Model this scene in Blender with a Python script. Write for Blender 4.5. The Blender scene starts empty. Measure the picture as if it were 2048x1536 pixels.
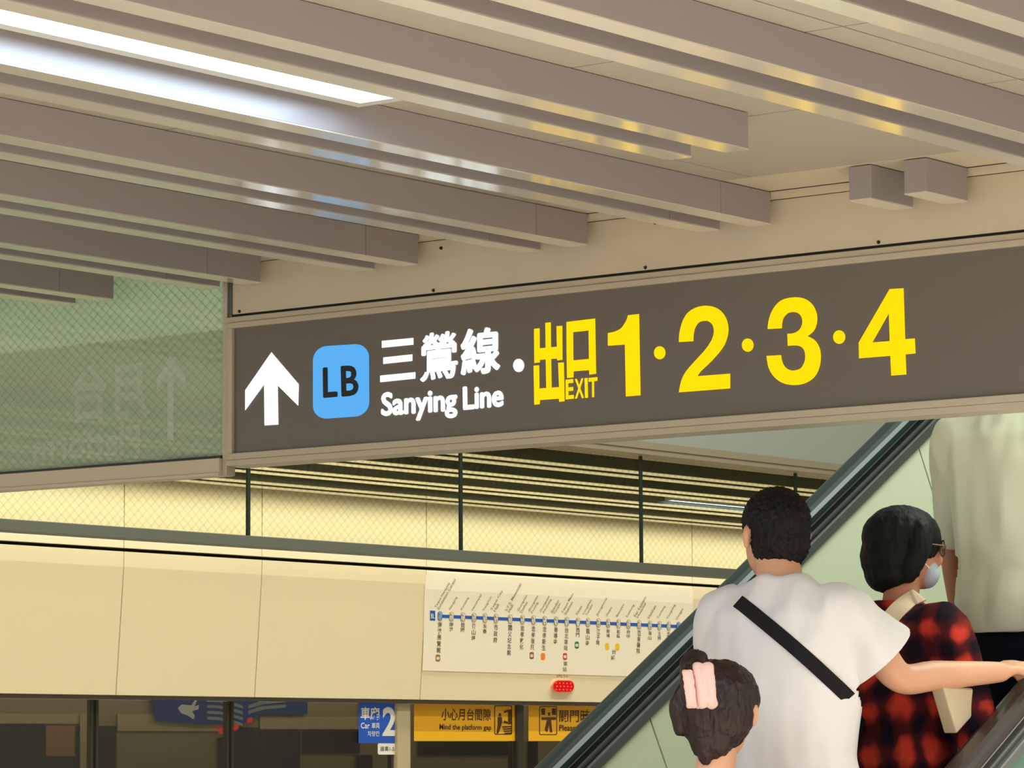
import bpy, bmesh, math, random
from mathutils import Vector, Matrix, noise
random.seed(7)
SC = bpy.context.scene
COL = SC.collection
R = math.radians

# ---------------------------------------------------------------- camera
# world: X runs along the platform (away from the viewer), Y across it towards the tracks, Z up
F_PX = 7050.0
YAW, PITCH, ROLL = R(37.6), R(6.03), R(-0.3)
CAM = Vector((0, 0, 1.7))

def _axes():
    c, s = math.cos(PITCH), math.sin(PITCH)
    P_ = Matrix(((1, 0, 0), (0, c, s), (0, -s, c)))
    c, s = math.cos(ROLL), math.sin(ROLL)
    Q_ = Matrix(((c, -s, 0), (s, c, 0), (0, 0, 1)))
    M = Q_ @ P_
    x = M @ Vector((math.sin(YAW), 0, math.cos(YAW)))
    y = M @ Vector((-math.cos(YAW), 0, math.sin(YAW)))
    z = M @ Vector((0, -1, 0))
    return Matrix((x, y, z))            # rows = world axes seen in camera space (right, down, forward)
AX = _axes()
RIGHT, DOWN, FWD = AX.col[0], AX.col[1], AX.col[2]
cam = bpy.data.cameras.new('camera')
cam.sensor_width = 36.0
cam.lens = F_PX / 2048 * 36.0
cam.clip_start, cam.clip_end = 0.1, 200
camo = bpy.data.objects.new('camera', cam)
COL.objects.link(camo)
camo.matrix_world = Matrix.Translation(CAM) @ Matrix((
    (RIGHT.x, -DOWN.x, -FWD.x), (RIGHT.y, -DOWN.y, -FWD.y), (RIGHT.z, -DOWN.z, -FWD.z))).to_4x4()
SC.camera = camo

# measured points of the photograph put back on the plane they lie on
def P(px, py, ax, val):
    d = RIGHT * ((px - 1024) / F_PX) + DOWN * ((py - 768) / F_PX) + FWD
    t = (val - CAM[ax]) / d[ax]
    return CAM + d * t

# ---------------------------------------------------------------- world, exposure, big lights
SC.view_settings.view_transform = 'Standard'
SC.view_settings.look = 'None'
SC.view_settings.gamma = 1.0
SC.view_settings.use_curve_mapping = False
SC.view_settings.exposure = 0.0
w = bpy.data.worlds.new('world'); SC.world = w; w.use_nodes = True
w.node_tree.nodes['Background'].inputs[0].default_value = (1.0, 0.95, 0.86, 1)
w.node_tree.nodes['Background'].inputs[1].default_value = 0.95

def area(name, loc, target, sx, sy, power, col):
    l = bpy.data.lights.new(name, 'AREA'); l.shape = 'RECTANGLE'; l.size = sx; l.size_y = sy
    l.energy = power; l.color = col
    o = bpy.data.objects.new(name, l); COL.objects.link(o); o.location = loc
    d = (Vector(target) - Vector(loc)).normalized()
    o.rotation_euler = d.to_track_quat('-Z', 'Y').to_euler()
    return o
# ceiling lamps over the escalator void, the platform edge lamps, and unseen hall fill lights added to brighten the floor
area('void_light', (9.6, 3.7, 5.2), (8.4, 5.6, 1.7), 4.0, 1.2, 210, (0.90, 1.0, 0.88))
area('void_light', (12.5, 6.6, 5.6), (12.5, 9.3, 3.6), 9.0, 0.8, 120, (0.95, 1.0, 0.92))
for y_, e_, sp_ in ((12.24, 80, 112), (11.64, 90, 122), (10.90, 60, 128)):
    l = area('platform_light', (16.0, y_, 3.185), (16.0, y_, 0.0), 16.0, 0.10, e_, (1.0, 0.95, 0.80))
    l.data.spread = R(sp_)
for x_, y_, l_ in ((0.5, 3.735, 8.0), (2.5, 1.6, 12.0), (2.5, -0.8, 12.0)):
    l = area('hall_fill_light', (x_, y_, 3.185), (x_, y_, 0.0), l_, 0.12, 300 * l_ / 8, (1.0, 0.975, 0.94))
    l.data.spread = R(150)
area('train_fill_light', (15.0, 12.78, 2.17), (15.0, 12.82, 0.0), 8.0, 0.10, 14, (1.0, 0.92, 0.78))  # unseen fill light added so the train behind the doors is visible

# ---------------------------------------------------------------- helpers
def lin(c):
    if isinstance(c, str):
        c = [int(c[i:i + 2], 16) / 255 for i in (0, 2, 4)]
    return tuple((x / 12.92 if x <= 0.04045 else ((x + 0.055) / 1.055) ** 2.4) for x in c) + (1,)

def mat(name, col, rough=0.5, metal=0.0, spec=0.5, noise_amt=0.0, noise_scale=6.0, bump=0.0, bump_scale=60.0, coat=0.0, stretch=None):
    m = bpy.data.materials.new(name); m.use_nodes = True
    nt = m.node_tree; b = nt.nodes['Principled BSDF']
    c = lin(col)
    b.inputs['Base Color'].default_value = c
    b.inputs['Roughness'].default_value = rough
    b.inputs['Metallic'].default_value = metal
    b.inputs['Specular IOR Level'].default_value = spec
    b.inputs['Coat Weight'].default_value = coat
    tc = nt.nodes.new('ShaderNodeTexCoord'); mp = nt.nodes.new('ShaderNodeMapping')
    nt.links.new(tc.outputs['Object'], mp.inputs[0])
    if stretch: mp.inputs['Scale'].default_value = stretch
    if noise_amt:
        n = nt.nodes.new('ShaderNodeTexNoise'); n.inputs['Scale'].default_value = noise_scale; n.inputs['Detail'].default_value = 5
        nt.links.new(mp.outputs[0], n.inputs['Vector'])
        mx = nt.nodes.new('ShaderNodeMix'); mx.data_type = 'RGBA'
        mx.inputs['A'].default_value = tuple(x * (1 - noise_amt) for x in c[:3]) + (1,)
        mx.inputs['B'].default_value = tuple(min(1, x * (1 + noise_amt)) for x in c[:3]) + (1,)
        nt.links.new(n.outputs['Fac'], mx.inputs['Factor']); nt.links.new(mx.outputs['Result'], b.inputs['Base Color'])
    if bump:
        n2 = nt.nodes.new('ShaderNodeTexNoise'); n2.inputs['Scale'].default_value = bump_scale; n2.inputs['Detail'].default_value = 4
        nt.links.new(mp.outputs[0], n2.inputs['Vector'])
        bp = nt.nodes.new('ShaderNodeBump'); bp.inputs['Strength'].default_value = bump; bp.inputs['Distance'].default_value = 0.01
        nt.links.new(n2.outputs['Fac'], bp.inputs['Height']); nt.links.new(bp.outputs[0], b.inputs['Normal'])
    return m

def emis(name, col, strength=1.0):
    m = bpy.data.materials.new(name); m.use_nodes = True
    nt = m.node_tree; b = nt.nodes['Principled BSDF']
    b.inputs['Base Color'].default_value = (0, 0, 0, 1); b.inputs['Roughness'].default_value = 0.4
    b.inputs['Specular IOR Level'].default_value = 0.1
    b.inputs['Emission Color'].default_value = lin(col); b.inputs['Emission Strength'].default_value = strength
    return m

def glass(name, tint, refl=0.12, rough=0.03, wire=None, wire_col='3a4038', axes=(1, 2), haze=None, haze_amt=0.0, wire_amt=0.5):
    """thin pane: tinted see-through, a share of mirror, a share of milky haze, embedded diamond wire"""
    m = bpy.data.materials.new(name); m.use_nodes = True
    nt = m.node_tree; nt.nodes.clear()
    N = nt.nodes.new; Lk = nt.links.new
    out = N('ShaderNodeOutputMaterial')
    tr = N('ShaderNodeBsdfTransparent'); tr.inputs[0].default_value = lin(tint)
    gl = N('ShaderNodeBsdfGlossy'); gl.inputs[0].default_value = (1, 1, 1, 1); gl.inputs['Roughness'].default_value = rough
    mx = N('ShaderNodeMixShader'); mx.inputs[0].default_value = refl
    Lk(tr.outputs[0], mx.inputs[1]); Lk(gl.outputs[0], mx.inputs[2])
    cur = mx
    if haze:
        df = N('ShaderNodeBsdfDiffuse'); df.inputs[0].default_value = lin(haze)
        m2 = N('ShaderNodeMixShader'); m2.inputs[0].default_value = haze_amt
        Lk(cur.outputs[0], m2.inputs[1]); Lk(df.outputs[0], m2.inputs[2]); cur = m2
    if wire:
        tc = N('ShaderNodeTexCoord'); sp = N('ShaderNodeSeparateXYZ'); Lk(tc.outputs['Object'], sp.inputs[0])
        ua, va = sp.outputs[axes[0]], sp.outputs[axes[1]]
        outs = []
        for sgn in (1, -1):
            v = N('ShaderNodeMath'); v.operation = 'MULTIPLY'; v.inputs[1].default_value = sgn * 1.2; Lk(va, v.inputs[0])
            a = N('ShaderNodeMath'); a.operation = 'ADD'; Lk(ua, a.inputs[0]); Lk(v.outputs[0], a.inputs[1])
            d = N('ShaderNodeMath'); d.operation = 'DIVIDE'; d.inputs[1].default_value = wire[0]; Lk(a.outputs[0], d.inputs[0])
            f = N('ShaderNodeMath'); f.operation = 'FRACT'; Lk(d.outputs[0], f.inputs[0])
            c = N('ShaderNodeMath'); c.operation = 'LESS_THAN'; c.inputs[1].default_value = wire[1]; Lk(f.outputs[0], c.inputs[0])
            outs.append(c)
        mm = N('ShaderNodeMath'); mm.operation = 'MAXIMUM'; Lk(outs[0].outputs[0], mm.inputs[0]); Lk(outs[1].outputs[0], mm.inputs[1])
        sc = N('ShaderNodeMath'); sc.operation = 'MULTIPLY'; sc.inputs[1].default_value = wire_amt; Lk(mm.outputs[0], sc.inputs[0])
        wd = N('ShaderNodeBsdfDiffuse'); wd.inputs[0].default_value = lin(wire_col)
        m3 = N('ShaderNodeMixShader'); Lk(sc.outputs[0], m3.inputs[0]); Lk(cur.outputs[0], m3.inputs[1]); Lk(wd.outputs[0], m3.inputs[2]); cur = m3
    Lk(cur.outputs[0], out.inputs[0])
    return m

def obj(name, bm, m, parent=None, smooth=False, bevel=0.0):
    if isinstance(bm, bmesh.types.BMesh):
        me = bpy.data.meshes.new(name); bm.to_mesh(me); bm.free()
    else:
        me = bm
    me.name = name
    if m is not None:
        me.materials.clear(); me.materials.append(m)
    for p in me.polygons: p.use_smooth = smooth
    o = bpy.data.objects.new(name, me); COL.objects.link(o)
    if parent is not None:
        o.parent = parent
        o.matrix_parent_inverse = parent_inv(parent)
    if bevel:
        b = o.modifiers.new('bevel', 'BEVEL'); b.width = bevel; b.segments = 2; b.limit_method = 'ANGLE'
    return o

def parent_inv(p):
    return Matrix.Translation(-p.location) if p.parent is None else Matrix.Identity(4)

def thing(name, label, cat, loc=(0, 0, 0), group=None):
    o = bpy.data.objects.new(name, None); COL.objects.link(o); o.location = loc
    o.empty_display_size = 0.1
    return tag(o, label, cat, group)

def tag(o, label, cat, group=None):
    o['label'] = label; o['category'] = cat
    if group: o['group'] = group
    return o

def struct(name, bm, m, **k):
    o = obj(name, bm, m, **k); o['kind'] = 'structure'; return o

def nb(): return bmesh.new()

def box(bm, x0, x1, y0, y1, z0, z1):
    v = [bm.verts.new((x, y, z)) for x in (x0, x1) for y in (y0, y1) for z in (z0, z1)]
    for f in ((0, 1, 3, 2), (4, 6, 7, 5), (0, 4, 5, 1), (2, 3, 7, 6), (0, 2, 6, 4), (1, 5, 7, 3)):
        bm.faces.new([v[i] for i in f])
    return bm

def hexa(bm, a, b):
    """solid between quad a (4 points) and quad b (4 points)"""
    va = [bm.verts.new(p) for p in a]; vb = [bm.verts.new(p) for p in b]
    n = len(va)
    bm.faces.new(va); bm.faces.new(vb[::-1])
    for i in range(n):
        bm.faces.new([va[i], vb[i], vb[(i + 1) % n], va[(i + 1) % n]])
    bmesh.ops.recalc_face_normals(bm, faces=bm.faces)
    return bm

def prism(bm, pts, f, d):
    """polygon pts (2D) -> solid; f(u, v, depth) gives the world point"""
    from mathutils.geometry import tessellate_polygon
    a = [bm.verts.new(f(u, v, 0)) for u, v in pts]; b = [bm.verts.new(f(u, v, d)) for u, v in pts]
    n = len(pts)
    for t in tessellate_polygon([[Vector((u, v, 0)) for u, v in pts]]):
        try:
            bm.faces.new([b[i] for i in t]); bm.faces.new([a[i] for i in t[::-1]])
        except ValueError: pass
    for i in range(n):
        bm.faces.new([a[i], a[(i + 1) % n], b[(i + 1) % n], b[i]])
    return bm

def cr(pts, n=6, closed=False):
    """smooth curve through points"""
    out = []
    N = len(pts)
    rng = range(N) if closed else range(N - 1)
    for i in rng:
        p = [pts[(i + k) % N] if closed else pts[min(max(i + k, 0), N - 1)] for k in (-1, 0, 1, 2)]
        for j in range(n):
            t = j / n
            out.append(tuple(0.5 * ((2 * p[1][c]) + (-p[0][c] + p[2][c]) * t + (2 * p[0][c] - 5 * p[1][c] + 4 * p[2][c] - p[3][c]) * t * t
                             + (-p[0][c] + 3 * p[1][c] - 3 * p[2][c] + p[3][c]) * t ** 3) for c in range(2)))
    if not closed: out.append(pts[-1])
    return out

_tc = {}
def glyphs(s, offset):
    k = (s, offset)
    if k not in _tc:
        cu = bpy.data.curves.new('t', 'FONT'); cu.body = s; cu.offset = offset; cu.resolution_u = 4
        o = bpy.data.objects.new('t', cu); COL.objects.link(o)
        dg = bpy.context.evaluated_depsgraph_get(); dg.update()
        me = bpy.data.meshes.new_from_object(o.evaluated_get(dg))
        bpy.data.objects.remove(o); bpy.data.curves.remove(cu)
        xs = [v.co.x for v in me.vertices]; ys = [v.co.y for v in me.vertices]
        _tc[k] = ([(v.co.x, v.co.y) for v in me.vertices], [list(p.vertices) for p in me.polygons], min(xs), max(xs), min(ys), max(ys))
        bpy.data.meshes.remove(me)
    return _tc[k]

def text(bm, s, f, u0, u1, v0, v1, offset=0.0, depth=0.0, quad=None, bold=0.0):
    """lettering fitted into the box u0..u1, v0..v1 of the surface f(u, v, d)"""
    if bold:
        for i in range(8):
            a_ = math.pi * i / 4; dx_, dy_ = bold * math.cos(a_), bold * math.sin(a_)
            text(bm, s, f, u0, u1, v0, v1, offset, depth + 0.00002 * (i + 1), [(p[0] + dx_, p[1] + dy_) for p in quad])
    vs, fs, a, b, c, d = glyphs(s, offset)
    new = []
    for x, y in vs:
        s_, t_ = (x - a) / (b - a), (y - c) / (d - c)
        if quad:   # bl, br, tr, tl
            q = [Vector(p) for p in quad]
            uv = (q[0] * (1 - s_) + q[1] * s_) * (1 - t_) + (q[3] * (1 - s_) + q[2] * s_) * t_
            u, v = uv.x, uv.y
        else:
            u, v = u0 + s_ * (u1 - u0), v0 + t_ * (v1 - v0)
        new.append(bm.verts.new(f(u, v, depth)))
    for p in fs:
        try: bm.faces.new([new[i] for i in p])
        except ValueError: pass
    return bm

def disc(bm, f, u, v, ru, rv, d, n=28):
    return prism(bm, [(u + ru * math.cos(2 * math.pi * i / n), v + rv * math.sin(2 * math.pi * i / n)) for i in range(n)], f, d)

def rrect(u0, u1, v0, v1, r, n=6, rv=None):
    rv = rv or r
    p = []
    for cx, cy, a0 in ((u1 - r, v1 - rv, 0), (u0 + r, v1 - rv, 90), (u0 + r, v0 + rv, 180), (u1 - r, v0 + rv, 270)):
        for i in range(n + 1):
            a = R(a0 + 90 * i / n); p.append((cx + r * math.cos(a), cy + rv * math.sin(a)))
    return p

# ---------------------------------------------------------------- materials
M = {}
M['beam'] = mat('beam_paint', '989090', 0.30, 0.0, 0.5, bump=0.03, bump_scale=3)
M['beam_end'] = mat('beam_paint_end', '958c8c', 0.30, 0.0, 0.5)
M['strip'] = mat('underside_lit_tone', 'e8e1d2', 0.15, 0.4, 0.6)  # slat undersides lightened to stand for light bounced up from the floor
M['far_strip'] = mat('far_underside_lit_tone', 'e6dfc8', 0.12, 0.3, 0.8)  # far undersides whitened to stand for floor and wall light
M['far_beam'] = mat('far_beam_shaded', '5e5b4a', 0.3, 0.0, 0.4)  # same slats, sides darkened to stand for shade over the platform
M['ceiling'] = mat('perforated_ceiling', 'aaa294', 0.55, noise_amt=0.05)
M['dark'] = mat('dark_gap', '14120f', 0.8)
M['fascia'] = mat('brushed_fascia', 'c9bea6', 0.42, 0.0, noise_amt=0.05, noise_scale=3, stretch=(1, 1.5, 4))
M['frame'] = mat('sign_frame_metal', 'bdb29c', 0.42, 0.1)
M['panel'] = mat('sign_face', '6e675f', 0.30, 0.0, 0.4)
M['white'] = emis('sign_white', 'eef6ff', 1.4)
M['yellow'] = emis('sign_yellow', 'ffcf00', 1.25)
M['black_ink'] = mat('black_ink', '0c1016', 0.5)
M['wall'] = mat('cream_wall', 'efe2bd', 0.42, noise_amt=0.02, noise_scale=1.5)
M['wall_hi'] = mat('cream_wall_upper', 'f0e6c4', 0.45)
M['void'] = mat('void_fascia_grey', 'a9aca0', 0.5)
M['trim'] = mat('void_trim', 'a3937a', 0.5)
M['far_rail'] = mat('barrier_rail', '77776a', 0.45, 0.3)
M['post'] = mat('barrier_post', '2c3a30', 0.4, 0.3)
M['floor'] = mat('granite_floor', 'c9c0b0', 0.35, noise_amt=0.12, noise_scale=40)
M['wire_near'] = glass('wired_glass_near', 'e6f3e2', 0.04, 0.02, wire=(0.0366, 0.055), wire_col='606a59', axes=(1, 2), haze='e4f0de', haze_amt=0.26, wire_amt=0.75)
M['wire_far'] = glass('wired_glass_far', 'f8f8ee', 0.03, 0.02, wire=(0.046, 0.055), wire_col='5c573c', axes=(0, 2), wire_amt=0.3)
M['film'] = glass('frosted_film', 'e0e2d6', 0.02, 0.2, haze='eeeee6', haze_amt=0.40)
M['film_text'] = glass('faint_film_letters', 'ffffff', 0.02, 0.2, haze='ffffff', haze_amt=0.09)
M['rubber'] = mat('handrail_rubber', '1f2e2b', 0.4, 0.0, 0.4)
M['rubber_near'] = mat('handrail_rubber_near', '3a302b', 0.25, 0.0, 0.6)
M['chrome'] = mat('polished_steel', 'b9bab4', 0.3, 0.9)
M['alu'] = mat('aluminium_profile', '8d8e88', 0.35, 0.8)
M['black'] = mat('black_groove', '0b0c10', 0.4)
M['balus'] = mat('balustrade_panel', 'ced3b6', 0.28, 0.0, 0.5, noise_amt=0.03, noise_scale=1.2)
M['balus_glass'] = glass('green_balustrade_glass', '6fa08c', 0.16, 0.05, haze='86ae9a', haze_amt=0.55)
M['step'] = mat('escalator_step', '4c4a47', 0.4, 0.7)
M['lamp'] = emis('lamp_diffuser', 'c6e4ff', 15.0)
M['lamp_frame'] = mat('lamp_frame', 'c4c3b8', 0.4)
M['screw'] = mat('screw_head', '4a4438', 0.35, 0.8)

# ---------------------------------------------------------------- floor, ceilings, walls
XS = 7.85                      # plane of the hanging sign
ZB, ZC = 3.108, 3.197          # underside of the slat beams, ceiling panels
struct('floor', box(nb(), -8, 30, -6, 12.3, -0.2, 0.0), M['floor'])

# ceiling panels of the near hall with their dark joints
bm = nb()
xs = [-8.0, -5.3, -3.84, -2.4, -0.94, 0.5, 1.96, 3.42, 4.88, 6.10, 6.835, 7.575]
ys = [-6.0 + 0.605 * 2 * i for i in range(20)]
ys = [5.04 + 1.21 * k for k in range(-9, 4)]
for i in range(len(xs) - 1):
    for j in range(len(ys) - 1):
        box(bm, xs[i] + 0.003, xs[i + 1] - 0.003, ys[j] + 0.003, ys[j + 1] - 0.003, ZC, ZC + 0.012)
pc = M['ceiling'].node_tree
tcn = pc.nodes.new('ShaderNodeTexCoord'); vor = pc.nodes.new('ShaderNodeTexVoronoi'); vor.inputs['Scale'].default_value = 110; vor.inputs['Randomness'].default_value = 0.0
pc.links.new(tcn.outputs['Object'], vor.inputs['Vector'])
rmp = pc.nodes.new('ShaderNodeMath'); rmp.operation = 'GREATER_THAN'; rmp.inputs[1].default_value = 0.30
pc.links.new(vor.outputs['Distance'], rmp.inputs[0])
bpn = pc.nodes.new('ShaderNodeBump'); bpn.inputs['Strength'].default_value = 0.25; bpn.inputs['Distance'].default_value = 0.003
pc.links.new(rmp.outputs[0], bpn.inputs['Height']); pc.links.new(bpn.outputs[0], pc.nodes['Principled BSDF'].inputs['Normal'])
struct('ceiling', bm, M['ceiling'])
struct('trim_1', box(nb(), -8, 7.93, -6, 9.1, ZC + 0.013, ZC + 0.06), M['dark'])     # dark backing above the joints
# plain margin between panels and the sign wall, and its ledge
bm = nb(); box(bm, 7.579, 7.80, -6, 9.1, ZC + 0.001, ZC + 0.012); struct('trim_2', bm, M['fascia'])
bm = nb(); box(bm, 7.806, 7.846, -6, 7.10, ZC - 0.015, ZC + 0.0); struct('trim_3', bm, M['fascia'])

# ceiling slab edge round the escalator void (grey upstand) and platform ceiling beyond it
struct('wall_void', box(nb(), 7.9, 30, 9.30, 9.42, 3.12, 6.5), M['void'])
bm = nb()
box(bm, 7.9, 30, 9.27, 9.46, 3.064, 3.121)
box(bm, 7.9, 30, 9.262, 9.27, 3.088, 3.094)
struct('trim_4', bm, M['trim'])
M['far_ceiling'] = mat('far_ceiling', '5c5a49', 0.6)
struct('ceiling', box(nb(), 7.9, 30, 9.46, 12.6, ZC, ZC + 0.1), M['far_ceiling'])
struct('wall_far', box(nb(), 26, 26.2, -6, 9.3, 0, 6.5), M['void'])
struct('ceiling', box(nb(), 7.9, 30, 2.6, 9.42, 6.5, 6.6), M['void'])
struct('wall_right', box(nb(), 7.95, 30, 2.4, 2.6, 3.0, 6.5), M['void'])

# platform-side wall: upper panels, dark joint, header leaning back at the foot
def wy(z): return 12.40 + max(0.0, 2.66 - z) * 0.078
def W(px, py, off=0.0):
    y = 12.4
    for _ in range(4):
        p = P(px, py, 1, y - off); y = wy(p.z)
    return P(px, py, 1, y - off)
seams = [5.0, 6.4, 7.9, 9.4, 11.0, 12.886, 13.931, 15.31, 17.916, 19.3, 20.7, 22.1, 24.0]
g = 0.004
bm = nb(); bu = nb()
for a, b in zip(seams[:-1], seams[1:]):
    box(bu, a + g, b - g, 12.40, 12.45, 2.757, 3.12)
    prof = [(wy(z), z) for z in (2.738, 2.66, 2.018)]
    A = [(a + g, y, z) for y, z in prof] + [(a + g, 12.62, 2.018), (a + g, 12.62, 2.738)]
    B = [(b - g, y, z) for (_, y, z) in A]
    hexa(bm, A, B)
struct('wall_left', bu, M['wall_hi'])
struct('wall_left', bm, M['wall'])
struct('trim_5', box(nb(), 5.0, 25, 12.47, 12.60, 2.03, 3.12), M['dark'])
struct('trim_6', box(nb(), 5.0, 25, 12.452, 12.466, 1.995, 2.016), mat('door_head_gap', '3b342a', 0.5))

# ---------------------------------------------------------------- slat beams
def beam(x0, x1, y0, y1, z0, z1, label, grp, m=None, joint=True):
    t = thing('metal_slat', label, 'ceiling slat', (x0, (y0 + y1) / 2, z0), grp)
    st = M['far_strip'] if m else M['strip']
    if joint:
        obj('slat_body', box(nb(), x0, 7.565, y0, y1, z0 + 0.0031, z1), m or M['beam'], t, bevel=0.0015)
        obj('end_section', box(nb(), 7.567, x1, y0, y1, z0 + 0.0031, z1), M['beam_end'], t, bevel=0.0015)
        obj('lit_underside', box(nb(), x0, 7.565, y0, y1, z0, z0 + 0.003), st, t)
        obj('lit_underside', box(nb(), 7.567, x1, y0, y1, z0, z0 + 0.003), st, t)
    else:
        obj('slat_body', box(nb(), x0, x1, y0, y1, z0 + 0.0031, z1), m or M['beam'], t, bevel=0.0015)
        obj('lit_underside', box(nb(), x0, x1, y0, y1, z0, z0 + 0.003), st, t)
    return t
Y0 = 5.133; PER = 0.606
nm = {-6: None, -3: 'third pair right of the bright lamp, cut by the top right corner',
      -2: 'second pair right of the cut short pair, running off the top right',
      -1: 'first full length pair right of the cut short pair', 0: None,
      1: 'second pair from the bright lamp towards the tracks', 2: 'third pair from the bright lamp towards the tracks',
      3: 'pair ending just above the left corner of the lit sign', 4: 'pair nearest the tracks above the wired glass'}
for k in range(-6, 6):
    y = Y0 + PER * k
    ya, yb = (y, y + 0.066), (y + 0.163, y + 0.230)
    if k == -1:
        for (a, b), w_ in ((ya, 'nearer'), (yb, 'farther')):
            beam(-4, 6.79, a, b, ZB, ZC - 0.001, 'grey ceiling slat cut short before the hatch, %s one of its pair' % w_, 'grey ceiling slats', joint=False)
        for (a, b), w_ in ((ya, 'right-hand'), (yb, 'left-hand')):
            beam(7.595, 7.80, a, b, ZB, ZC - 0.001, 'short %s stub of grey ceiling slat between the hatch and the beige fascia' % w_, 'slat stubs', joint=False)
        continue
    if k == 0:
        d = 'directly under the bright lamp'
    elif k in (-3, -2):
        d = {-2: 'in the first full-length pair right of the cut one', -3: 'in the pair crossing the top right corner of the view'}[k]
    elif k in (1, 2, 3, 4):
        d = {1: 'in the second pair below the lamp', 2: 'in the third pair below the lamp', 3: 'in the pair ending over the left corner of the lit sign', 4: 'in the lowest pair, over the wired glass'}[k]
    else:
        d = 'outside the view near the hall side' if k < 0 else 'outside the view near the tracks'
    if k in (-6, -5, -4, 5):
        if k == -4 or k == 5: pass
        else: continue
    for (a, b), w_ in ((ya, 'nearer'), (yb, 'farther')):
        beam(-4, 7.80, a, b, ZB, ZC - 0.001, '%s grey slat %s' % (w_, d), 'grey ceiling slats')
# beams over the platform beyond the void
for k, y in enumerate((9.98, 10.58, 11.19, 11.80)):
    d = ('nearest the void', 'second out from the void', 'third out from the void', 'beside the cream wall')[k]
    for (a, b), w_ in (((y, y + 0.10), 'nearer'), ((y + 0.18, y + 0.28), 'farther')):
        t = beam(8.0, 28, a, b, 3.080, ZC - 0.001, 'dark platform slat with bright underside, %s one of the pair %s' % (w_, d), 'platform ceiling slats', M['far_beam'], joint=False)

# ---------------------------------------------------------------- ceiling lamps
def lamp(x0, x1, y0, y1, z0, z1, label):
    t = thing('linear_lamp', label, 'lamp', (x0, y0, z0), None)
    w_ = 0.036 if y1 - y0 > 0.2 else 0.012
    bm = nb()
    box(bm, x0, x1, y1 - w_, y1, z0, z1); box(bm, x0, x1, y0, y0 + 0.006, z0, z1)
    box(bm, x0, x0 + w_, y0 + 0.006, y1 - w_, z0, z1); box(bm, x1 - w_, x1, y0 + 0.006, y1 - w_, z0, z1)
    obj('lamp_frame', bm, M['lamp_frame'], t)
    obj('diffuser', box(nb(), x0 + w_, x1 - w_, y0 + 0.006, y1 - w_, z0 + 0.003, z0 + 0.012), M['lamp'], t)
    return t
lamp(4.2, 6.046, 4.80, 5.092, 3.168, 3.196, 'long glowing white linear lamp between two slat pairs at top left')
lamp(0.4, 2.3, 4.80, 5.092, 3.168, 3.196, 'linear white lamp in the same row, outside the view to the left')
lamp(4.0, 5.88, 2.37, 2.53, 3.130, 3.196, 'linear white lamp nearer the hall, above the viewer')
t = lamp(15.9, 17.3, 11.14, 11.185, 3.10, 3.196, 'distant linear lamp glowing between platform ceiling slats')

# ---------------------------------------------------------------- fascia over the sign
t = thing('fascia_panel', 'long beige metal fascia panel running above the lit sign', 'panel', (XS, 5.0, 3.026))
obj('panel_sheet', box(nb(), XS, XS + 0.03, 1.5, 7.115, 3.030, ZC - 0.016), M['fascia'], t)
def screw(x, y, z, par):
    bm = nb()
    bmesh.ops.create_cone(bm, cap_ends=True, segments=16, radius1=0.0052, radius2=0.004, depth=0.004,
                          matrix=Matrix.Translation((x - 0.002, y, z)) @ Matrix.Rotation(R(-90), 4, 'Y'))
    bmesh.ops.create_cone(bm, cap_ends=True, segments=12, radius1=0.0015, radius2=0.0015, depth=0.002,
                          matrix=Matrix.Translation((x - 0.0045, y - 0.001, z)) @ Matrix.Rotation(R(-90), 4, 'Y'))
    obj('screw', bm, M['screw'], par, smooth=False)
for y in (7.08, 6.329, 5.579, 4.828, 4.07): screw(XS, y, 3.0375, t)
for y in (6.30, 5.545, 4.66): screw(XS, y, 3.158, t)

struct('trim_7', box(nb(), XS + 0.032, XS + 0.05, 1.5, 7.13, 3.0225, ZC + 0.01), M['dark'])
struct('trim_8', box(nb(), XS + 0.001, XS + 0.028, 1.5, 7.12, 3.0225, 3.0295), M['dark'])
# ---------------------------------------------------------------- the lit sign
sg = thing('hanging_sign', 'long dark lit station sign with white arrow, blue badge and yellow exit numbers', 'sign', (XS, 5.0, 2.572))
SY0, SY1, SZ0, SZ1 = 1.7, 7.130, 2.572, 3.022
IY1, IZ0, IZ1 = 7.100, 2.609, 2.987
bm = nb()
def fbar(bm, y0, y1, z0, z1, d):
    box(bm, XS - d, XS + 0.10, y0, y1, z0, z1)
fbar(bm, SY0, SY1, SZ1 - 0.018, SZ1, 0.006); fbar(bm, SY0, SY1 - 0.012, IZ1, SZ1 - 0.018, 0.012)
fbar(bm, SY0, SY1, SZ0, SZ0 + 0.018, 0.006); fbar(bm, SY0, SY1 - 0.012, SZ0 + 0.018, IZ0, 0.012)
fbar(bm, SY1 - 0.012, SY1, SZ0 + 0.018, SZ1 - 0.018, 0.006); fbar(bm, IY1, SY1 - 0.012, IZ0, IZ1, 0.012)
obj('frame', bm, M['frame'], sg, bevel=0.002)
obj('face_panel', box(nb(), XS, XS + 0.09, SY0 + 0.02, IY1, IZ0, IZ1), M['panel'], sg)
obj('back_cover', box(nb(), XS + 0.091, XS + 0.099, SY0 + 0.02, IY1, IZ0, IZ1), M['frame'], sg)
def S(px, py, d=0.0):
    p = P(px, py, 0, XS); return Vector((XS - 0.001 - d, p.y, p.z))
def SP(bm, pts): return prism(bm, pts, S, 0.0012)

# arrow
z3 = lambda x, y: (440 + x / 2.56, 600 + y / 2.56)
arrow = [z3(*q) for q in ((265, 268), (405, 432), (402, 541), (297, 437), (300, 638), (230, 642), (228, 432), (131, 565), (131, 462))]
obj('arrow', SP(nb(), arrow), M['white'], sg)
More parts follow.
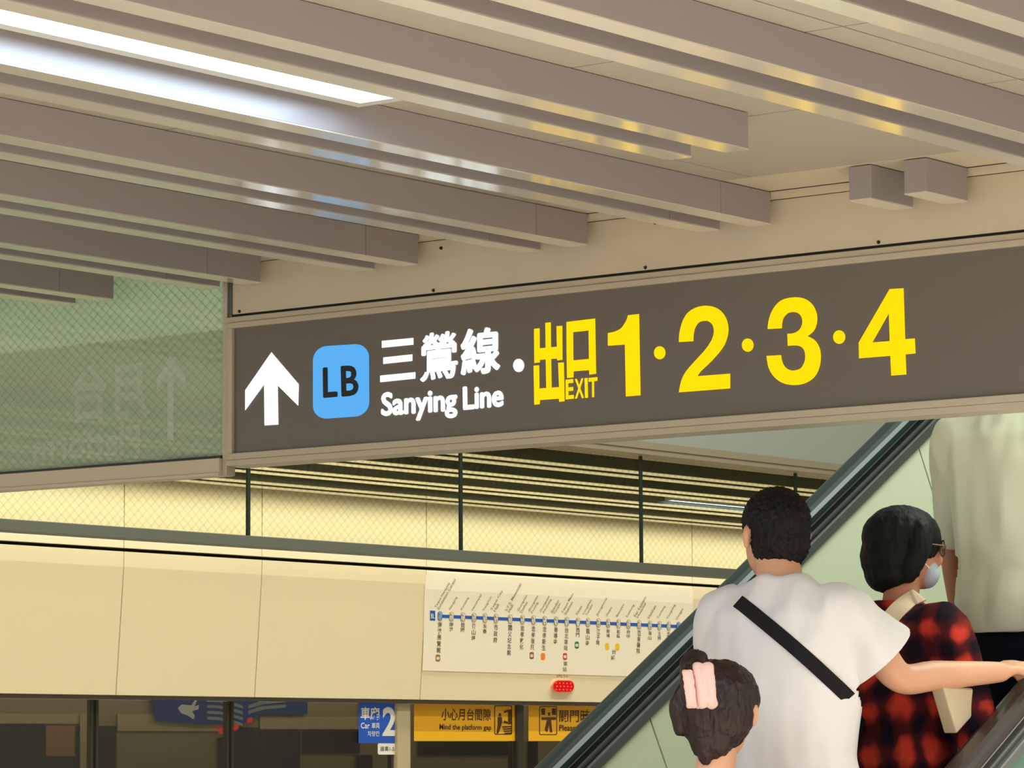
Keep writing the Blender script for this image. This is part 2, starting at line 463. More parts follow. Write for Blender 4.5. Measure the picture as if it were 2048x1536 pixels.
# badge
q = [Vector(z3(*a)) for a in ((478, 612), (766, 592), (764, 222), (478, 240))]   # bl br tr tl
def badge(s, t):
    v = (q[0] * (1 - s) + q[1] * s) * (1 - t) + (q[3] * (1 - s) + q[2] * s) * t
    return (v.x, v.y)
bp = [badge(s, t) for s, t in rrect(0, 1, 0, 1, 0.25, 8, 0.19)]
mb = bpy.data.materials.new('badge_blue'); mb.use_nodes = True
nt = mb.node_tree; b = nt.nodes['Principled BSDF']; b.inputs['Base Color'].default_value = (0.01, 0.02, 0.03, 1)
b.inputs['Emission Strength'].default_value = 1.0; b.inputs['Emission Color'].default_value = lin('50adf2')
bg = obj('line_badge', SP(nb(), bp), mb, sg)
def S2(px, py, d=0.0): return S(px, py, d + 0.002)
bm = nb()
text(bm, 'L', S2, 0, 0, 0, 0, 0.0, 0.001, quad=[z3(537, 497), z3(602, 492), z3(602, 345), z3(535, 351)], bold=1.9)
text(bm, 'B', S2, 0, 0, 0, 0, 0.0, 0.001, quad=[z3(631, 491), z3(709, 484), z3(709, 338), z3(627, 343)], bold=1.9)
obj('badge_letters', bm, M['black_ink'], bg)
# white lettering; crop of the photograph at x 740.., y 640.., scale 6.4
w7 = lambda x, y: (740 + x / 6.4, 640 + y / 6.4)
bm = nb()
for a in (((157, 268), (558, 230), (559, 316), (157, 356)), ((175, 480), (546, 440), (545, 524), (175, 563)), ((135, 712), (585, 668), (583, 750), (135, 797))):
    SP(bm, [w7(*p) for p in a])
text(bm, '鶯', S, 0, 0, 0, 0, 0.0, 0.0012, quad=[w7(657, 786), w7(1118, 724), w7(1118, 144), w7(662, 189)], bold=2.0)
text(bm, '線', S, 0, 0, 0, 0, 0.0, 0.0012, quad=[w7(1182, 708), w7(1656, 651), w7(1656, 98), w7(1182, 136)], bold=2.8)
obj('line_name_characters', bm, M['white'], sg)
bm = nb()
text(bm, 'Sanying', S, 0, 0, 0, 0, 0.0, 0.0012, quad=[w7(158, 1310), w7(1114, 1240), w7(1108, 872), w7(162, 940)], bold=2.1)
text(bm, 'Line', S, 0, 0, 0, 0, 0.0, 0.0012, quad=[w7(1209, 1144), w7(1704, 1098), w7(1704, 822), w7(1205, 866)], bold=2.1)
obj('line_name_latin', bm, M['white'], sg)
c = w7(1907, 582); obj('separator_dot', disc(nb(), S, c[0], c[1], 10.9, 13.2, 0.0012), M['white'], sg)
# exit emblem; crop x 1040.., y 620.., scale 7.68
e6 = lambda x, y: (1040 + x / 7.68, 620 + y / 7.68)
bm = nb()
SP(bm, [e6(*p) for p in ((222, 290), (305, 282), (307, 590), (400, 580), (395, 200), (477, 190), (480, 572), (573, 565), (567, 250), (653, 243),
    (657, 765), (577, 774), (575, 745), (483, 752), (490, 1192), (606, 1185), (592, 812), (677, 805), (690, 1400), (608, 1412), (605, 1362), (309, 1383), (309, 1447), (226, 1455),
    (215, 857), (298, 850), (303, 1207), (410, 1198), (402, 758), (309, 767), (309, 805), (227, 815))])
SP(bm, [e6(*p) for p in ((720, 185), (1158, 132), (1173, 980), (1070, 992), (1068, 923), (828, 942), (826, 1035), (729, 1045), (722, 640), (822, 640), (824, 775), (1066, 752), (1060, 315), (820, 340), (822, 640), (721, 640))])
obj('exit_characters', bm, M['yellow'], sg)
bm = nb()
text(bm, 'E', S, 0, 0, 0, 0, 0.028, 0.0012, quad=[e6(710, 1375), e6(836, 1362), e6(826, 1060), e6(707, 1072)])
text(bm, 'X', S, 0, 0, 0, 0, 0.028, 0.0012, quad=[e6(850, 1363), e6(990, 1352), e6(985, 1048), e6(845, 1062)])
text(bm, 'I', S, 0, 0, 0, 0, 0.0, 0.0012, quad=[e6(1005, 1352), e6(1053, 1347), e6(1046, 1043), e6(997, 1048)])
text(bm, 'T', S, 0, 0, 0, 0, 0.028, 0.0012, quad=[e6(1062, 1345), e6(1198, 1335), e6(1196, 1030), e6(1060, 1045)])
obj('exit_word', bm, M['yellow'], sg)
# exit numbers; crop x 1200.., y 540.., scale 2.415 and for 3, 4 crop x 1440.., y 440.., scale 3.368
d4 = lambda x, y: (1200 + x / 2.415, 540 + y / 2.415)
d1 = lambda x, y: (1440 + x / 3.368, 440 + y / 3.368)
one = cr([d4(190, 213), d4(137, 219)], 1) + cr([d4(137, 219), d4(128, 246), d4(105, 280), d4(75, 297), d4(40, 305)], 5)[1:] + [d4(40, 366), d4(122, 360), d4(127, 611), d4(197, 605)]
obj('exit_number', SP(nb(), one), M['yellow'], sg)
two = (cr([d4(383, 348), d4(384, 318), d4(391, 278), d4(405, 238), d4(428, 205), d4(465, 182), d4(510, 173), d4(555, 180), d4(590, 203), d4(613, 240), d4(622, 285), d4(615, 330), d4(598, 370), d4(565, 413), d4(525, 455), d4(490, 488), d4(472, 513)], 4)
       + [d4(630, 501), d4(630, 572), d4(383, 591)]
       + cr([d4(383, 591), d4(388, 562), d4(400, 520), d4(425, 480), d4(465, 435), d4(510, 385), d4(540, 340), d4(552, 300), d4(545, 265), d4(525, 248), d4(505, 246), d4(480, 253), d4(462, 278), d4(454, 310), d4(452, 344)], 4)[1:])
obj('exit_number', SP(nb(), two), M['yellow'], sg)
three = (cr([d1(323, 735), d1(328, 690), d1(345, 630), d1(378, 575), d1(425, 537), d1(500, 521), d1(570, 530), d1(625, 570), d1(653, 630), d1(655, 690), d1(635, 745), d1(592, 783)], 4)
         + cr([d1(592, 783), d1(640, 810), d1(672, 860), d1(681, 920), d1(672, 990), d1(640, 1055), d1(580, 1098), d1(505, 1112), d1(430, 1100), d1(370, 1060), d1(330, 995), d1(316, 916)], 4)[1:]
         + cr([d1(413, 910), d1(420, 950), d1(440, 990), d1(470, 1010), d1(500, 1014), d1(545, 1000), d1(570, 960), d1(577, 915), d1(567, 873), d1(540, 850), d1(500, 845), d1(459, 848)], 4)
         + cr([d1(456, 767), d1(500, 762), d1(535, 742), d1(555, 705), d1(555, 665), d1(535, 632), d1(500, 620), d1(460, 628), d1(430, 660), d1(420, 700), d1(419, 729)], 4))
obj('exit_number', SP(nb(), three), M['yellow'], sg)
four = [d1(1145, 466), d1(1238, 460), d1(1249, 803), d1(1314, 798), d1(1319, 899), d1(1252, 905), d1(1257, 1041), d1(1156, 1048), d1(1150, 915), d1(939, 932), d1(937, 826),
        d1(1028, 825), d1(1146, 816), d1(1140, 628), d1(1028, 825), d1(937, 826)]
four = [d1(1145, 466), d1(1238, 460), d1(1249, 803), d1(1314, 798), d1(1319, 899), d1(1252, 905), d1(1257, 1041), d1(1156, 1048), d1(1150, 915), d1(939, 932), d1(937, 826),
        d1(1026, 826.5), d1(1146, 816), d1(1140, 628), d1(1026, 825.5), d1(937, 824)]
bm = nb()
SP(bm, [d1(1145, 466), d1(1238, 460), d1(1249, 803), d1(1146, 816), d1(1140, 628), d1(1028, 825), d1(937, 826)])
SP(bm, [d1(937, 826), d1(1028, 825), d1(1146, 816), d1(1249, 803), d1(1314, 798), d1(1319, 899), d1(1252, 905), d1(1257, 1041), d1(1156, 1048), d1(1150, 915), d1(939, 932)])
obj('exit_number', bm, M['yellow'], sg)
for c, ru, rv in ((d4(290, 400), 11.4, 13), (d1(189, 843), 11.6, 13.2), (d1(805, 789), 12.0, 13.6)):
    obj('number_dot', disc(nb(), S, c[0], c[1], ru, rv, 0.0012), M['yellow'], sg)

# ---------------------------------------------------------------- wired-glass smoke barrier beside the sign
sb = thing('smoke_barrier', 'wired green glass smoke barrier in pale frame left of the lit sign', 'glass barrier', (XS, 8.0, 2.54))
obj('wired_glass_pane', box(nb(), XS + 0.012, XS + 0.018, 7.142, 11.6, 2.60, ZC), M['wire_near'], sb)
bm = nb(); box(bm, XS - 0.012, XS + 0.05, 7.150, 11.6, 2.553, 2.598); box(bm, XS - 0.016, XS + 0.05, 7.150, 11.6, 2.545, 2.555)
obj('bottom_rail', bm, M['fascia'], sb, bevel=0.002)
obj('rail_gasket', box(nb(), XS - 0.004, XS + 0.03, 7.150, 11.6, 2.5985, 2.606), M['black'], sb)
obj('post', box(nb(), XS + 0.0, XS + 0.04, 7.131, 7.149, 2.545, ZC - 0.002), M['frame'], sb, bevel=0.002)
obj('corner_strip', box(nb(), XS - 0.004, XS - 0.0005, 7.108, 7.120, 3.0225, ZC - 0.018), mat('corner_strip_grey', '5d625a', 0.5, 0.4), sb)  # thin grey strip continuing upward beside the sign
film = obj('frosted_film', box(nb(), XS + 0.020, XS + 0.022, 7.152, 11.6, 2.607, 2.991), M['film'], sb)
# faint letters of the far side seen through the film, reading backwards
def FS(u, v, d): return Vector((XS + 0.0114 - d, u, v))
bm = nb()
text(bm, '月台', FS, 7.46, 7.80, 2.74, 2.925, 0.03)
text(bm, 'Platform', FS, 7.50, 7.965, 2.63, 2.725, 0.02)
ar = [(7.375, 2.925), (7.43, 2.86), (7.43, 2.825), (7.385, 2.868), (7.385, 2.665), (7.36, 2.665), (7.36, 2.868), (7.31, 2.825), (7.31, 2.86)]
prism(bm, ar, FS, 0.0002)
obj('mirrored_lettering', bm, M['film_text'], film)

# ---------------------------------------------------------------- barrier along the tracks side of the void
fb = thing('smoke_barrier', 'long wired glass smoke barrier with dark rail in front of the cream wall', 'glass barrier', (12, 9.35, 2.53))
obj('wired_glass_pane', box(nb(), 7.95, 24, 9.352, 9.358, 2.57, 3.063), M['wire_far'], fb)
obj('bottom_rail', box(nb(), 7.95, 24, 9.30, 9.38, 2.528, 2.572), M['far_rail'], fb, bevel=0.003)
for x in (7.98, 9.028, 10.412, 11.767, 13.091, 14.385, 15.7, 17.0, 18.4):
    bm = nb(); box(bm, x - 0.008, x + 0.008, 9.335, 9.349, 2.5725, 3.063)
    obj('post', bm, M['post'], fb, bevel=0.003)

# ---------------------------------------------------------------- route map on the header
def wu(px, py, d): return W(px, py, 0.004 + d)
rm = thing('route_map', 'white metro line map board with blue line on the cream header wall', 'map', tuple(W(1110, 1345)))
M['paper'] = mat('map_white', 'fbf3dc', 0.45)
M['blue'] = mat('line_blue', '1f5fc4', 0.5)
M['grey_ink'] = mat('grey_ink', '6a6250', 0.6)
M['pale_ink'] = mat('pale_ink', '9c927a', 0.6)
rows = [(853.0, 1142.5, 1386.2, 1176.5), (849.5, 1178, 1386, 1207), (845, 1341, 1384, 1356)]
bm = nb()
fr = []; bk = []
for (xa, ya_, xb, yb_) in rows:
    fr += [(bm.verts.new(W(xa, ya_, 0.004)), bm.verts.new(W(xb, yb_, 0.004)))]
    bk += [(bm.verts.new(W(xa, ya_, -0.001)), bm.verts.new(W(xb, yb_, -0.001)))]
for i in range(2):
    bm.faces.new((fr[i][0], fr[i + 1][0], fr[i + 1][1], fr[i][1]))
    bm.faces.new((fr[i][0], bk[i][0], bk[i + 1][0], fr[i + 1][0])); bm.faces.new((fr[i][1], fr[i + 1][1], bk[i + 1][1], bk[i][1]))
bm.faces.new((fr[2][0], bk[2][0], bk[2][1], fr[2][1])); bm.faces.new((fr[0][0], fr[0][1], bk[0][1], bk[0][0]))
obj('board', bm, M['paper'], rm)
ly = lambda x: 1232 + (x - 880) * 0.0435
def quadp(bm, x0, x1, ya, yb, d=0.0006, sl=0.0435, f=wu):
    return prism(bm, [(x0, ya), (x1, ya + sl * (x1 - x0)), (x1, yb + sl * (x1 - x0)), (x0, yb)], f, d)
obj('route_line', quadp(nb(), 880, 1366, 1229, 1235.5), M['blue'], rm)
zh = ['南港展覽館', '南港', '昆陽', '後山埤', '永春', '市政府', '國父紀念館', '忠孝敦化', '忠孝復興', '忠孝新生', '善導寺', '台北車站', '西門', '龍山寺', '江子翠', '新埔', '板橋', '府中', '亞東醫院', '海山', '土城', '永寧', '頂埔']
en = ['Taipei Nangang\nExhibition Center', 'Nangang', 'Kunyang', 'Houshanpi', 'Yongchun', 'Taipei City\nHall', 'S.Y.S. Memorial\nHall', 'Zhongxiao\nDunhua', 'Zhongxiao\nFuxing', 'Zhongxiao\nXinsheng', 'Shandao\nTemple', 'Taipei Main\nStation', 'Ximen', 'Longshan\nTemple', 'Jiangzicui', 'Xinpu', 'Banqiao', 'Fuzhong', 'Far Eastern\nHospital', 'Haishan', 'Tucheng', 'Yongning', 'Dingpu']
sx = [880, 903, 926, 948, 970, 992, 1020.5, 1045, 1067, 1089.5, 1112, 1133.5, 1156, 1176, 1197, 1216.5, 1237, 1257, 1278.5, 1300, 1319, 1337.5, 1357]
wk = lambda i: 1.0 - 0.010 * i * 0.9
badges = {0: ('a8763f', 1.0), 8: ('9a6234', 1), 9: ('f48a1c', 1), 11: ('e0354a', 1), 12: ('128a60', 1), 15: ('f6c81c', 1), 16: ('f6c81c', 1)}
zbot = [1307, 1268, 1270, 1283, 1273, 1287, 1312, 1300, 1301, 1302, 1290, 1302, 1280, 1293, 1293, 1280, 1281, 1281, 1308, 1285, 1285, 1278, 1282]
for i, x in enumerate(sx):
    k = 1 - 0.009 * i
    y = ly(x)
    mk = nb(); nt_ = nb(); et_ = nb(); nn = nb()
    prism(mk, rrect(x - 4.6 * k, x + 4.6 * k, y - 9, y + 9, 4, 4), lambda u, v, d: W(u, v, 0.0055 + d), 0.0004)
    mo = obj('station_marker', mk, M['blue'] if i in (0, 22) else M['pale_ink'], rm)
    mk = nb()
    prism(mk, rrect(x - 3.6 * k, x + 3.6 * k, y - 8, y + 8, 3.2, 4), lambda u, v, d: W(u, v, 0.0062 + d), 0.0004)
    obj('station_number_plate', mk, M['paper'] if i not in (0, 22) else mat('pale_blue', '9fc0ee', 0.5), mo)
    text(nn, 'BL', lambda u, v, d: W(u, v, 0.0075), 0, 0, 0, 0, 0.0, 0, quad=[(x - 2.8 * k, y - 1.0), (x + 2.8 * k, y - 0.8), (x + 2.8 * k, y - 6.4), (x - 2.8 * k, y - 6.5)])
    text(nn, '%02d' % (23 - i), lambda u, v, d: W(u, v, 0.0075), 0, 0, 0, 0, 0.0, 0, quad=[(x - 2.8 * k, y + 6.5), (x + 2.8 * k, y + 6.7), (x + 2.8 * k, y + 1), (x - 2.8 * k, y + 0.8)])
    s = zh[i]; n = len(s); y0 = y + 12; h = (zbot[i] - y0) / n if n > 2 else (zbot[i] - y0) / n * 0.8
    h = min(h, 13.5)
    for j, ch in enumerate(s):
        lean = -0.055
        ya = y0 + j * h; xx = x + (ya - y) * lean + 0.5
        text(nt_, ch, wu, 0, 0, 0, 0, 0.014, 0.0008, quad=[(xx - 4.0 * k, ya + h * 0.88), (xx + 4.2 * k, ya + h * 0.88 + 0.3), (xx + 4.2 * k, ya + 0.3), (xx - 4.0 * k, ya)])
    if i in badges:
        yb = {0: 1316, 8: 1311, 9: 1313, 11: 1313, 12: 1290, 15: 1293, 16: 1294}[i]
        xx = x + (yb - y) * -0.05
        mk = nb(); prism(mk, rrect(xx - 4.6 * k, xx + 4.6 * k, yb - 7, yb + 7, 3, 4), wu, 0.0006)
        o_ = obj('transfer_badge', mk, mat('transfer_badge_%d' % i, badges[i][0], 0.5), rm)
        if i in (0, 8, 11, 12):
            mk = nb(); prism(mk, rrect(xx - 3.0 * k, xx + 3.0 * k, yb - 2.4, yb + 3.4, 1, 2), lambda u, v, d: W(u, v, 0.0052 + d), 0.0004)
            obj('badge_plate', mk, mat('badge_plate', 'f3dcc4', 0.5), o_)
    obj('station_number', nn, M['grey_ink'], mo)
    obj('station_name', nt_, M['grey_ink'], rm)
    # latin names climb to the upper right, smaller second script beside them
    for ln, s in enumerate(en[i].split('\n')[::-1]):
        L_ = len(s) * 4.1; ang = R(61)
        dx, dy = math.cos(ang), -math.sin(ang)
        bx, by = x - 1 - 6.5 * ln * 0.9, y - 13 - 2.5 * ln
        hx, hy = -5.2 * math.sin(ang), -5.2 * math.cos(ang)
        a = (bx, by); b2 = (bx + dx * L_, by + dy * L_)
        text(et_, s, wu, 0, 0, 0, 0, 0.008, 0.0008, quad=[a, b2, (b2[0] + hx, b2[1] + hy), (a[0] + hx, a[1] + hy)])
    obj('latin_name', et_, M['pale_ink'], rm)
mk = nb(); quadp(mk, 860, 870.5, 1221, 1241, 0.0006); ob = obj('line_badge', mk, M['blue'], rm)
mk = nb(); text(mk, 'BL', lambda u, v, d: W(u, v, 0.006 + d), 0, 0, 0, 0, 0.01, 0.0, quad=[(862, 1236.5), (869, 1237), (869, 1227.5), (862, 1227)]); obj('badge_letters', mk, M['paper'], ob)
mk = nb()
for x, y, s in ((1131, 1327, '車'), (1129.5, 1338, '站'), (1228, 1303, '台'), (1226, 1315, '鐵')):
    text(mk, s, wu, 0, 0, 0, 0, 0.01, 0.0008, quad=[(x - 4, y + 5), (x + 4, y + 5.2), (x + 4, y - 4), (x - 4, y - 4.2)])
obj('transfer_notes', mk, M['grey_ink'], rm)
# red lamp with its small caption under the map
t = thing('door_warning_lamp', 'small red oval warning lamp with dots under the route map', 'lamp', tuple(W(1127, 1372)))
mk = nb(); prism(mk, rrect(1104, 1149, 1359.5, 1385.5, 12, 7), lambda u, v, d: W(u, v, 0.0005 + d), 0.012); obj('lamp_rim', mk, mat('lamp_rim', 'f2c49a', 0.4), t)
M['red'] = emis('red_lens', 'e60f12', 0.9)
mk = nb(); prism(mk, rrect(1107, 1148, 1361.5, 1383.5, 10, 7), lambda u, v, d: W(u, v, 0.0126 + d), 0.016); obj('lens', mk, M['red'], t)
mk = nb()
for r_, yy in enumerate((1366, 1372.5, 1379)):
    for j in range(5): disc(mk, lambda u, v, d: W(u, v, 0.029 + d), 1112.5 + 7.2 * j + (r_ % 2) * 1.5, yy + j * 0.2, 1.3, 1.3, 0.0005, 8)
obj('led_dots', mk, mat('led_dot', 'f2a08e', 0.4), t)
mk = nb(); text(mk, '內外', lambda u, v, d: W(u, v, 0.002), 0, 0, 0, 0, 0.0, 0, quad=[(1114, 1355.5), (1138, 1356.5), (1138, 1349.5), (1114, 1348.5)])
obj('lamp_caption', mk, M['pale_ink'], t)

# ---------------------------------------------------------------- platform screen doors
DY = 12.50
def D(px, py, d=0.0, y=DY): return P(px, py, 1, y - d)
M['door_glass'] = glass('door_glass', 'd6d2c6', 0.08, 0.02)
M['post_cream'] = mat('door_post_cream', 'b9ad8c', 0.4)
M['post_dark'] = mat('door_post_dark', '4a463d', 0.35, 0.5)
dx = [12.0, 12.79, 13.797, 15.15]
doors = [(7.3, 9.08, 'screen door glass panel outside the view, farther left'), (9.1, 10.88, 'screen door glass panel just outside the view to the left'), (10.9, 12.78, 'screen door glass panel at the far left edge'), (12.80, 13.79, 'screen door glass panel showing the blue sign arrow'),
         (13.81, 15.14, 'screen door glass panel carrying the blue car number notice'), (15.275, 16.235, 'screen door glass panel with the first yellow notice'),
         (16.305, 17.6, 'screen door glass panel with the second yellow notice, partly behind the handrail'), (17.62, 19.0, 'screen door glass panel hidden behind the escalator')]
for a, b_, lb in doors:
    t = thing('screen_door', lb, 'door', (a, DY, 0.0), 'platform screen doors')
    obj('glass_panel', box(nb(), a + 0.02, b_ - 0.02, DY + 0.004, DY + 0.014, 0.05, 1.994), M['door_glass'], t)
    bm = nb(); box(bm, a, a + 0.018, DY + 0.003, DY + 0.03, 0.0, 1.994); box(bm, b_ - 0.018, b_, DY + 0.003, DY + 0.03, 0.0, 1.994); box(bm, a + 0.018, b_ - 0.018, DY + 0.003, DY + 0.03, 0.0, 0.05)
    obj('door_frame', bm, M['post_dark'], t)
tag(obj('door_post', box(nb(), 15.148, 15.262, DY - 0.02, DY + 0.05, 0, 1.9945), M['post_cream']), 'cream vertical post right of the blue car number notice', 'post')
tag(obj('door_post', box(nb(), 16.24, 16.30, DY - 0.02, DY + 0.05, 0, 1.9945), M['post_dark']), 'dark vertical post between the two yellow notices', 'post')
# car number notice
cn = thing('car_number_notice', 'blue car 2 notice stuck on the screen door glass', 'sign', tuple(D(760, 1487)))
def DN(u, v, d): return D(u, v, 0.0 + d)
M['notice_blue'] = mat('notice_blue', '2a5fd0', 0.4)
M['notice_white'] = mat('notice_white', 'f2f0ea', 0.4)
quadp(mk := nb(), 717, 804, 1397.5, 1486, 0.0015, 0.012, DN); obj('notice_sheet', mk, M['notice_blue'], cn)
def DT(u, v, d): return D(u, v, 0.003)
b7 = lambda x, y: (400 + x / 4.655, 1370 + y / 4.655)
mk = nb()
text(mk, '2', DT, 0, 0, 0, 0, 0.03, 0, quad=[b7(1698, 475), b7(1830, 475), b7(1828, 205), b7(1700, 203)])
text(mk, '車廂', DT, 0, 0, 0, 0, 0.02, 0, quad=[b7(1495, 327), b7(1672, 327), b7(1672, 205), b7(1498, 203)])
text(mk, 'Car', DT, 0, 0, 0, 0, 0.02, 0, quad=[b7(1497, 405), b7(1580, 405), b7(1580, 350), b7(1497, 350)])
text(mk, '車両', DT, 0, 0, 0, 0, 0.01, 0, quad=[b7(1598, 405), b7(1672, 405), b7(1672, 350), b7(1598, 350)])
text(mk, '차량칸', DT, 0, 0, 0, 0, 0.01, 0, quad=[b7(1560, 478), b7(1672, 478), b7(1672, 428), b7(1560, 428)])
obj('notice_lettering', mk, M['notice_white'], cn)
dl = thing('door_number_label', 'small white door number label below the blue car 2 notice', 'label', tuple(D(778, 1508)))
mk = nb(); prism(mk, [b7(*p) for p in rrect(1655, 1862, 540, 648, 18, 4)], DN, 0.0015); obj('label_sheet', mk, M['notice_white'], dl)
mk = nb(); text(mk, '座車1-2-2', DT, 0, 0, 0, 0, 0.01, 0, quad=[b7(1680, 615), b7(1840, 618), b7(1840, 572), b7(1680, 570)]); obj('label_text', mk, M['grey_ink'], dl)
# yellow notices
M['notice_yellow_shaded'] = mat('notice_yellow_shaded', 'e0a417', 0.5)  # darker yellow: shadow painted onto the upper part of the notices
M['notice_yellow_shaded2'] = mat('notice_yellow_lit', 'ffc21c', 0.5)  # lower part left bright below the painted shadow
M['brown_ink'] = mat('brown_ink', '4a2c10', 0.6)
n8 = lambda x, y: (780 + x / 4.655, 1370 + y / 4.655)
def notice(px0, px1, label):
    t = thing('yellow_notice', label, 'sign', tuple(D(px0, 1482)), 'yellow door notices')
    mk = nb(); prism(mk, [(px0, 1398.5), (px1, 1401.5), (px1, 1464.5), (px0, 1462.5)], DN, 0.0015); obj('notice_sheet', mk, M['notice_yellow_shaded'], t)
    mk = nb(); prism(mk, [(px0, 1462.5), (px1, 1464.5), (px1, 1482), (px0, 1482)], DN, 0.0015); obj('lit_lower_part', mk, M['notice_yellow_shaded2'], t)
    return t
def ring_frame(mk, x0, x1, y0, y1, w_):
    o_ = [n8(*p) for p in rrect(x0, x1, y0, y1, 14, 4)]; i_ = [n8(*p) for p in rrect(x0 + w_, x1 - w_, y0 + w_, y1 - w_, 10, 4)]
    n = len(o_)
    a = [mk.verts.new(DT(u, v, 0)) for u, v in o_]; c_ = [mk.verts.new(DT(u, v, 0)) for u, v in i_]
    for i in range(n): mk.faces.new((a[i], a[(i + 1) % n], c_[(i + 1) % n], c_[i]))
def flat(mk, pts):
    f_ = [mk.verts.new(DT(u, v, 0)) for u, v in [n8(*p) for p in pts]]; mk.faces.new(f_)
t = notice(828, 1043, 'yellow mind the platform gap notice on screen door glass')
mk = nb()
text(mk, '小心月台間隙', DT, 0, 0, 0, 0, 0.012, 0, quad=[n8(478, 330), n8(940, 332), n8(940, 222), n8(482, 215)])
text(mk, 'Mind the platform gap', DT, 0, 0, 0, 0, 0.02, 0, quad=[n8(460, 430), n8(945, 432), n8(945, 372), n8(462, 362)])
obj('notice_lettering', mk, M['brown_ink'], t)
mk = nb(); ring_frame(mk, 972, 1138, 190, 462, 8)
flat(mk, [(1100, 228), (1135, 228), (1135, 365), (1100, 365)]); flat(mk, [(1060, 245), (1098, 228), (1098, 250), (1062, 262)])
flat(mk, [(1068, 330), (1098, 345), (1098, 362), (1050, 352)])
for k in range(4): flat(mk, [(1040 + 8 * k, 385 + 20 * k), (1135, 380 + 20 * k), (1135, 392 + 20 * k), (1048 + 8 * k, 397 + 20 * k)])
flat(mk, [(1003, 300), (1040, 295), (1046, 345), (1030, 400), (1010, 450), (992, 450), (1002, 380)]); flat(mk, [(1015, 262), (1032, 262), (1038, 290), (1010, 292)])
obj('pictogram', mk, M['brown_ink'], t)
t = notice(1057, 1270, 'yellow closing door notice beside the escalator handrail')
mk = nb()
text(mk, '關門時勿', DT, 0, 0, 0, 0, 0.012, 0, quad=[n8(1575, 345), n8(1960, 348), n8(1960, 232), n8(1578, 230)])
text(mk, 'Please', DT, 0, 0, 0, 0, 0.02, 0, quad=[n8(1575, 425), n8(1730, 428), n8(1730, 372), n8(1577, 370)])
obj('notice_lettering', mk, M['brown_ink'], t)
mk = nb(); ring_frame(mk, 1390, 1557, 198, 465, 7)
for a in (((1410, 218), (1445, 218), (1445, 278), (1410, 278)), ((1508, 218), (1545, 218), (1545, 278), (1508, 278)), ((1410, 300), (1545, 300), (1545, 325), (1410, 325)),
          ((1462, 325), (1500, 325), (1512, 440), (1490, 440), (1480, 370), (1466, 440), (1440, 420)), ((1470, 255), (1492, 255), (1492, 285), (1470, 285))):
    flat(mk, a)
obj('pictogram', mk, M['brown_ink'], t)

# train standing behind the doors
TY = 13.05
tr = thing('train', 'grey metro train standing behind the platform screen doors', 'train', (14, TY, 0.0))
def TP(u, v, d): return P(u, v, 1, TY - d)
M['train'] = mat('train_grey', '8a826e', 0.4, 0.2)
M['train_hi'] = mat('train_band', 'a79f86', 0.4, 0.2)
M['train_win'] = mat('train_window', '241c1c', 0.15)
M['train_win2'] = mat('train_window_brown', '8c6a50', 0.4)  # plain brown tone of the train door window
obj('body_side', box(nb(), 5, 24, TY, TY + 0.1, 0.4, 2.25), M['train'], tr)
obj('roof', box(nb(), 5, 24, TY + 0.1, TY + 2.4, 2.2, 2.3), M['train'], tr)
mk = nb(); 
def tq(x0, x1, y0, y1, m, name, d=0.01):
    mk = nb(); prism(mk, [(x0, y0), (x1, y0 + 0.003 * (x1 - x0)), (x1, y1 + 0.003 * (x1 - x0)), (x0, y1)], TP, d); obj(name, mk, m, tr)
tq(-20, 178, 1427, 1447, M['train_hi'], 'window_header'); tq(-20, 92, 1448, 1600, M['train_win'], 'window')
tq(92, 150, 1453, 1512, M['train_win2'], 'door_window'); tq(92, 150, 1513, 1600, M['train_win'], 'door_leaf'); tq(152, 160, 1453, 1600, M['train_win'], 'door_gap')
tq(160, 178, 1428, 1600, M['train_hi'], 'door_pillar', 0.02); tq(179, 233, 1452, 1600, M['train_win'], 'window')
tq(235, 470, 1428, 1462, M['train_hi'], 'window_header'); tq(436, 458, 1475, 1600, M['train_win'], 'window'); tq(465, 520, 1455, 1600, M['train_win'], 'window')
tq(520, 803, 1433, 1458, M['train_hi'], 'window_header'); tq(522, 600, 1462, 1600, M['train_win'], 'window'); tq(604, 720, 1462, 1506, M['train_win'], 'window')
tq(712, 745, 1510, 1600, M['train_win'], 'window'); tq(836, 1020, 1483, 1510, M['train_win'], 'window'); tq(1026, 1044, 1483, 1600, M['train_win'], 'window'); tq(1056, 1076, 1483, 1600, M['train_win'], 'window')
tq(300, 700, 1540, 1560, M['train_hi'], 'door_sill')
# door-glass reflections of a blue board and red displays, built as glowing shapes
bs = thing('blue_sign_reflection', 'reflected blue board with white arrow, built on the train side behind the screen doors', 'sign', tuple(P(460, 1440, 1, TY - 0.012)))
def BP(u, v, d): return P(u, v, 1, TY - 0.022 - d)
a6 = lambda x, y: (x / 4.655, 1370 + y / 4.655)
bm = nb(); prism(bm, [a6(1425, 60), a6(2048, 60), b7(1000, 60), b7(1000, 270), b7(560, 270), b7(410, 360), a6(1870, 358), a6(1600, 340), a6(1445, 322)], BP, 0.01)
obj('board', bm, emis('blue_board_reflection', '123f86', 0.55), bs)
bm = nb(); prism(bm, [a6(*p) for p in ((1655, 215), (1690, 180), (1780, 190), (1825, 125), (1840, 130), (1810, 200), (1850, 185), (1850, 225), (1790, 245), (1815, 290), (1800, 320), (1740, 280), (1690, 265))], lambda u, v, d: BP(u, v, 0.011 + d), 0.002)
obj('arrow', bm, emis('board_white', 'b9b9ae', 0.8), bs)
bm = nb()
for k in range(4):
    y = 130 + 55 * k
    prism(bm, [b7(70, y), b7(180, y + 5), b7(330, y + 38), b7(400, y + 62), b7(400, y + 90), b7(320, y + 66), b7(180, y + 32), b7(60, y + 26)], lambda u, v, d: BP(u, v, 0.011 + d), 0.002)
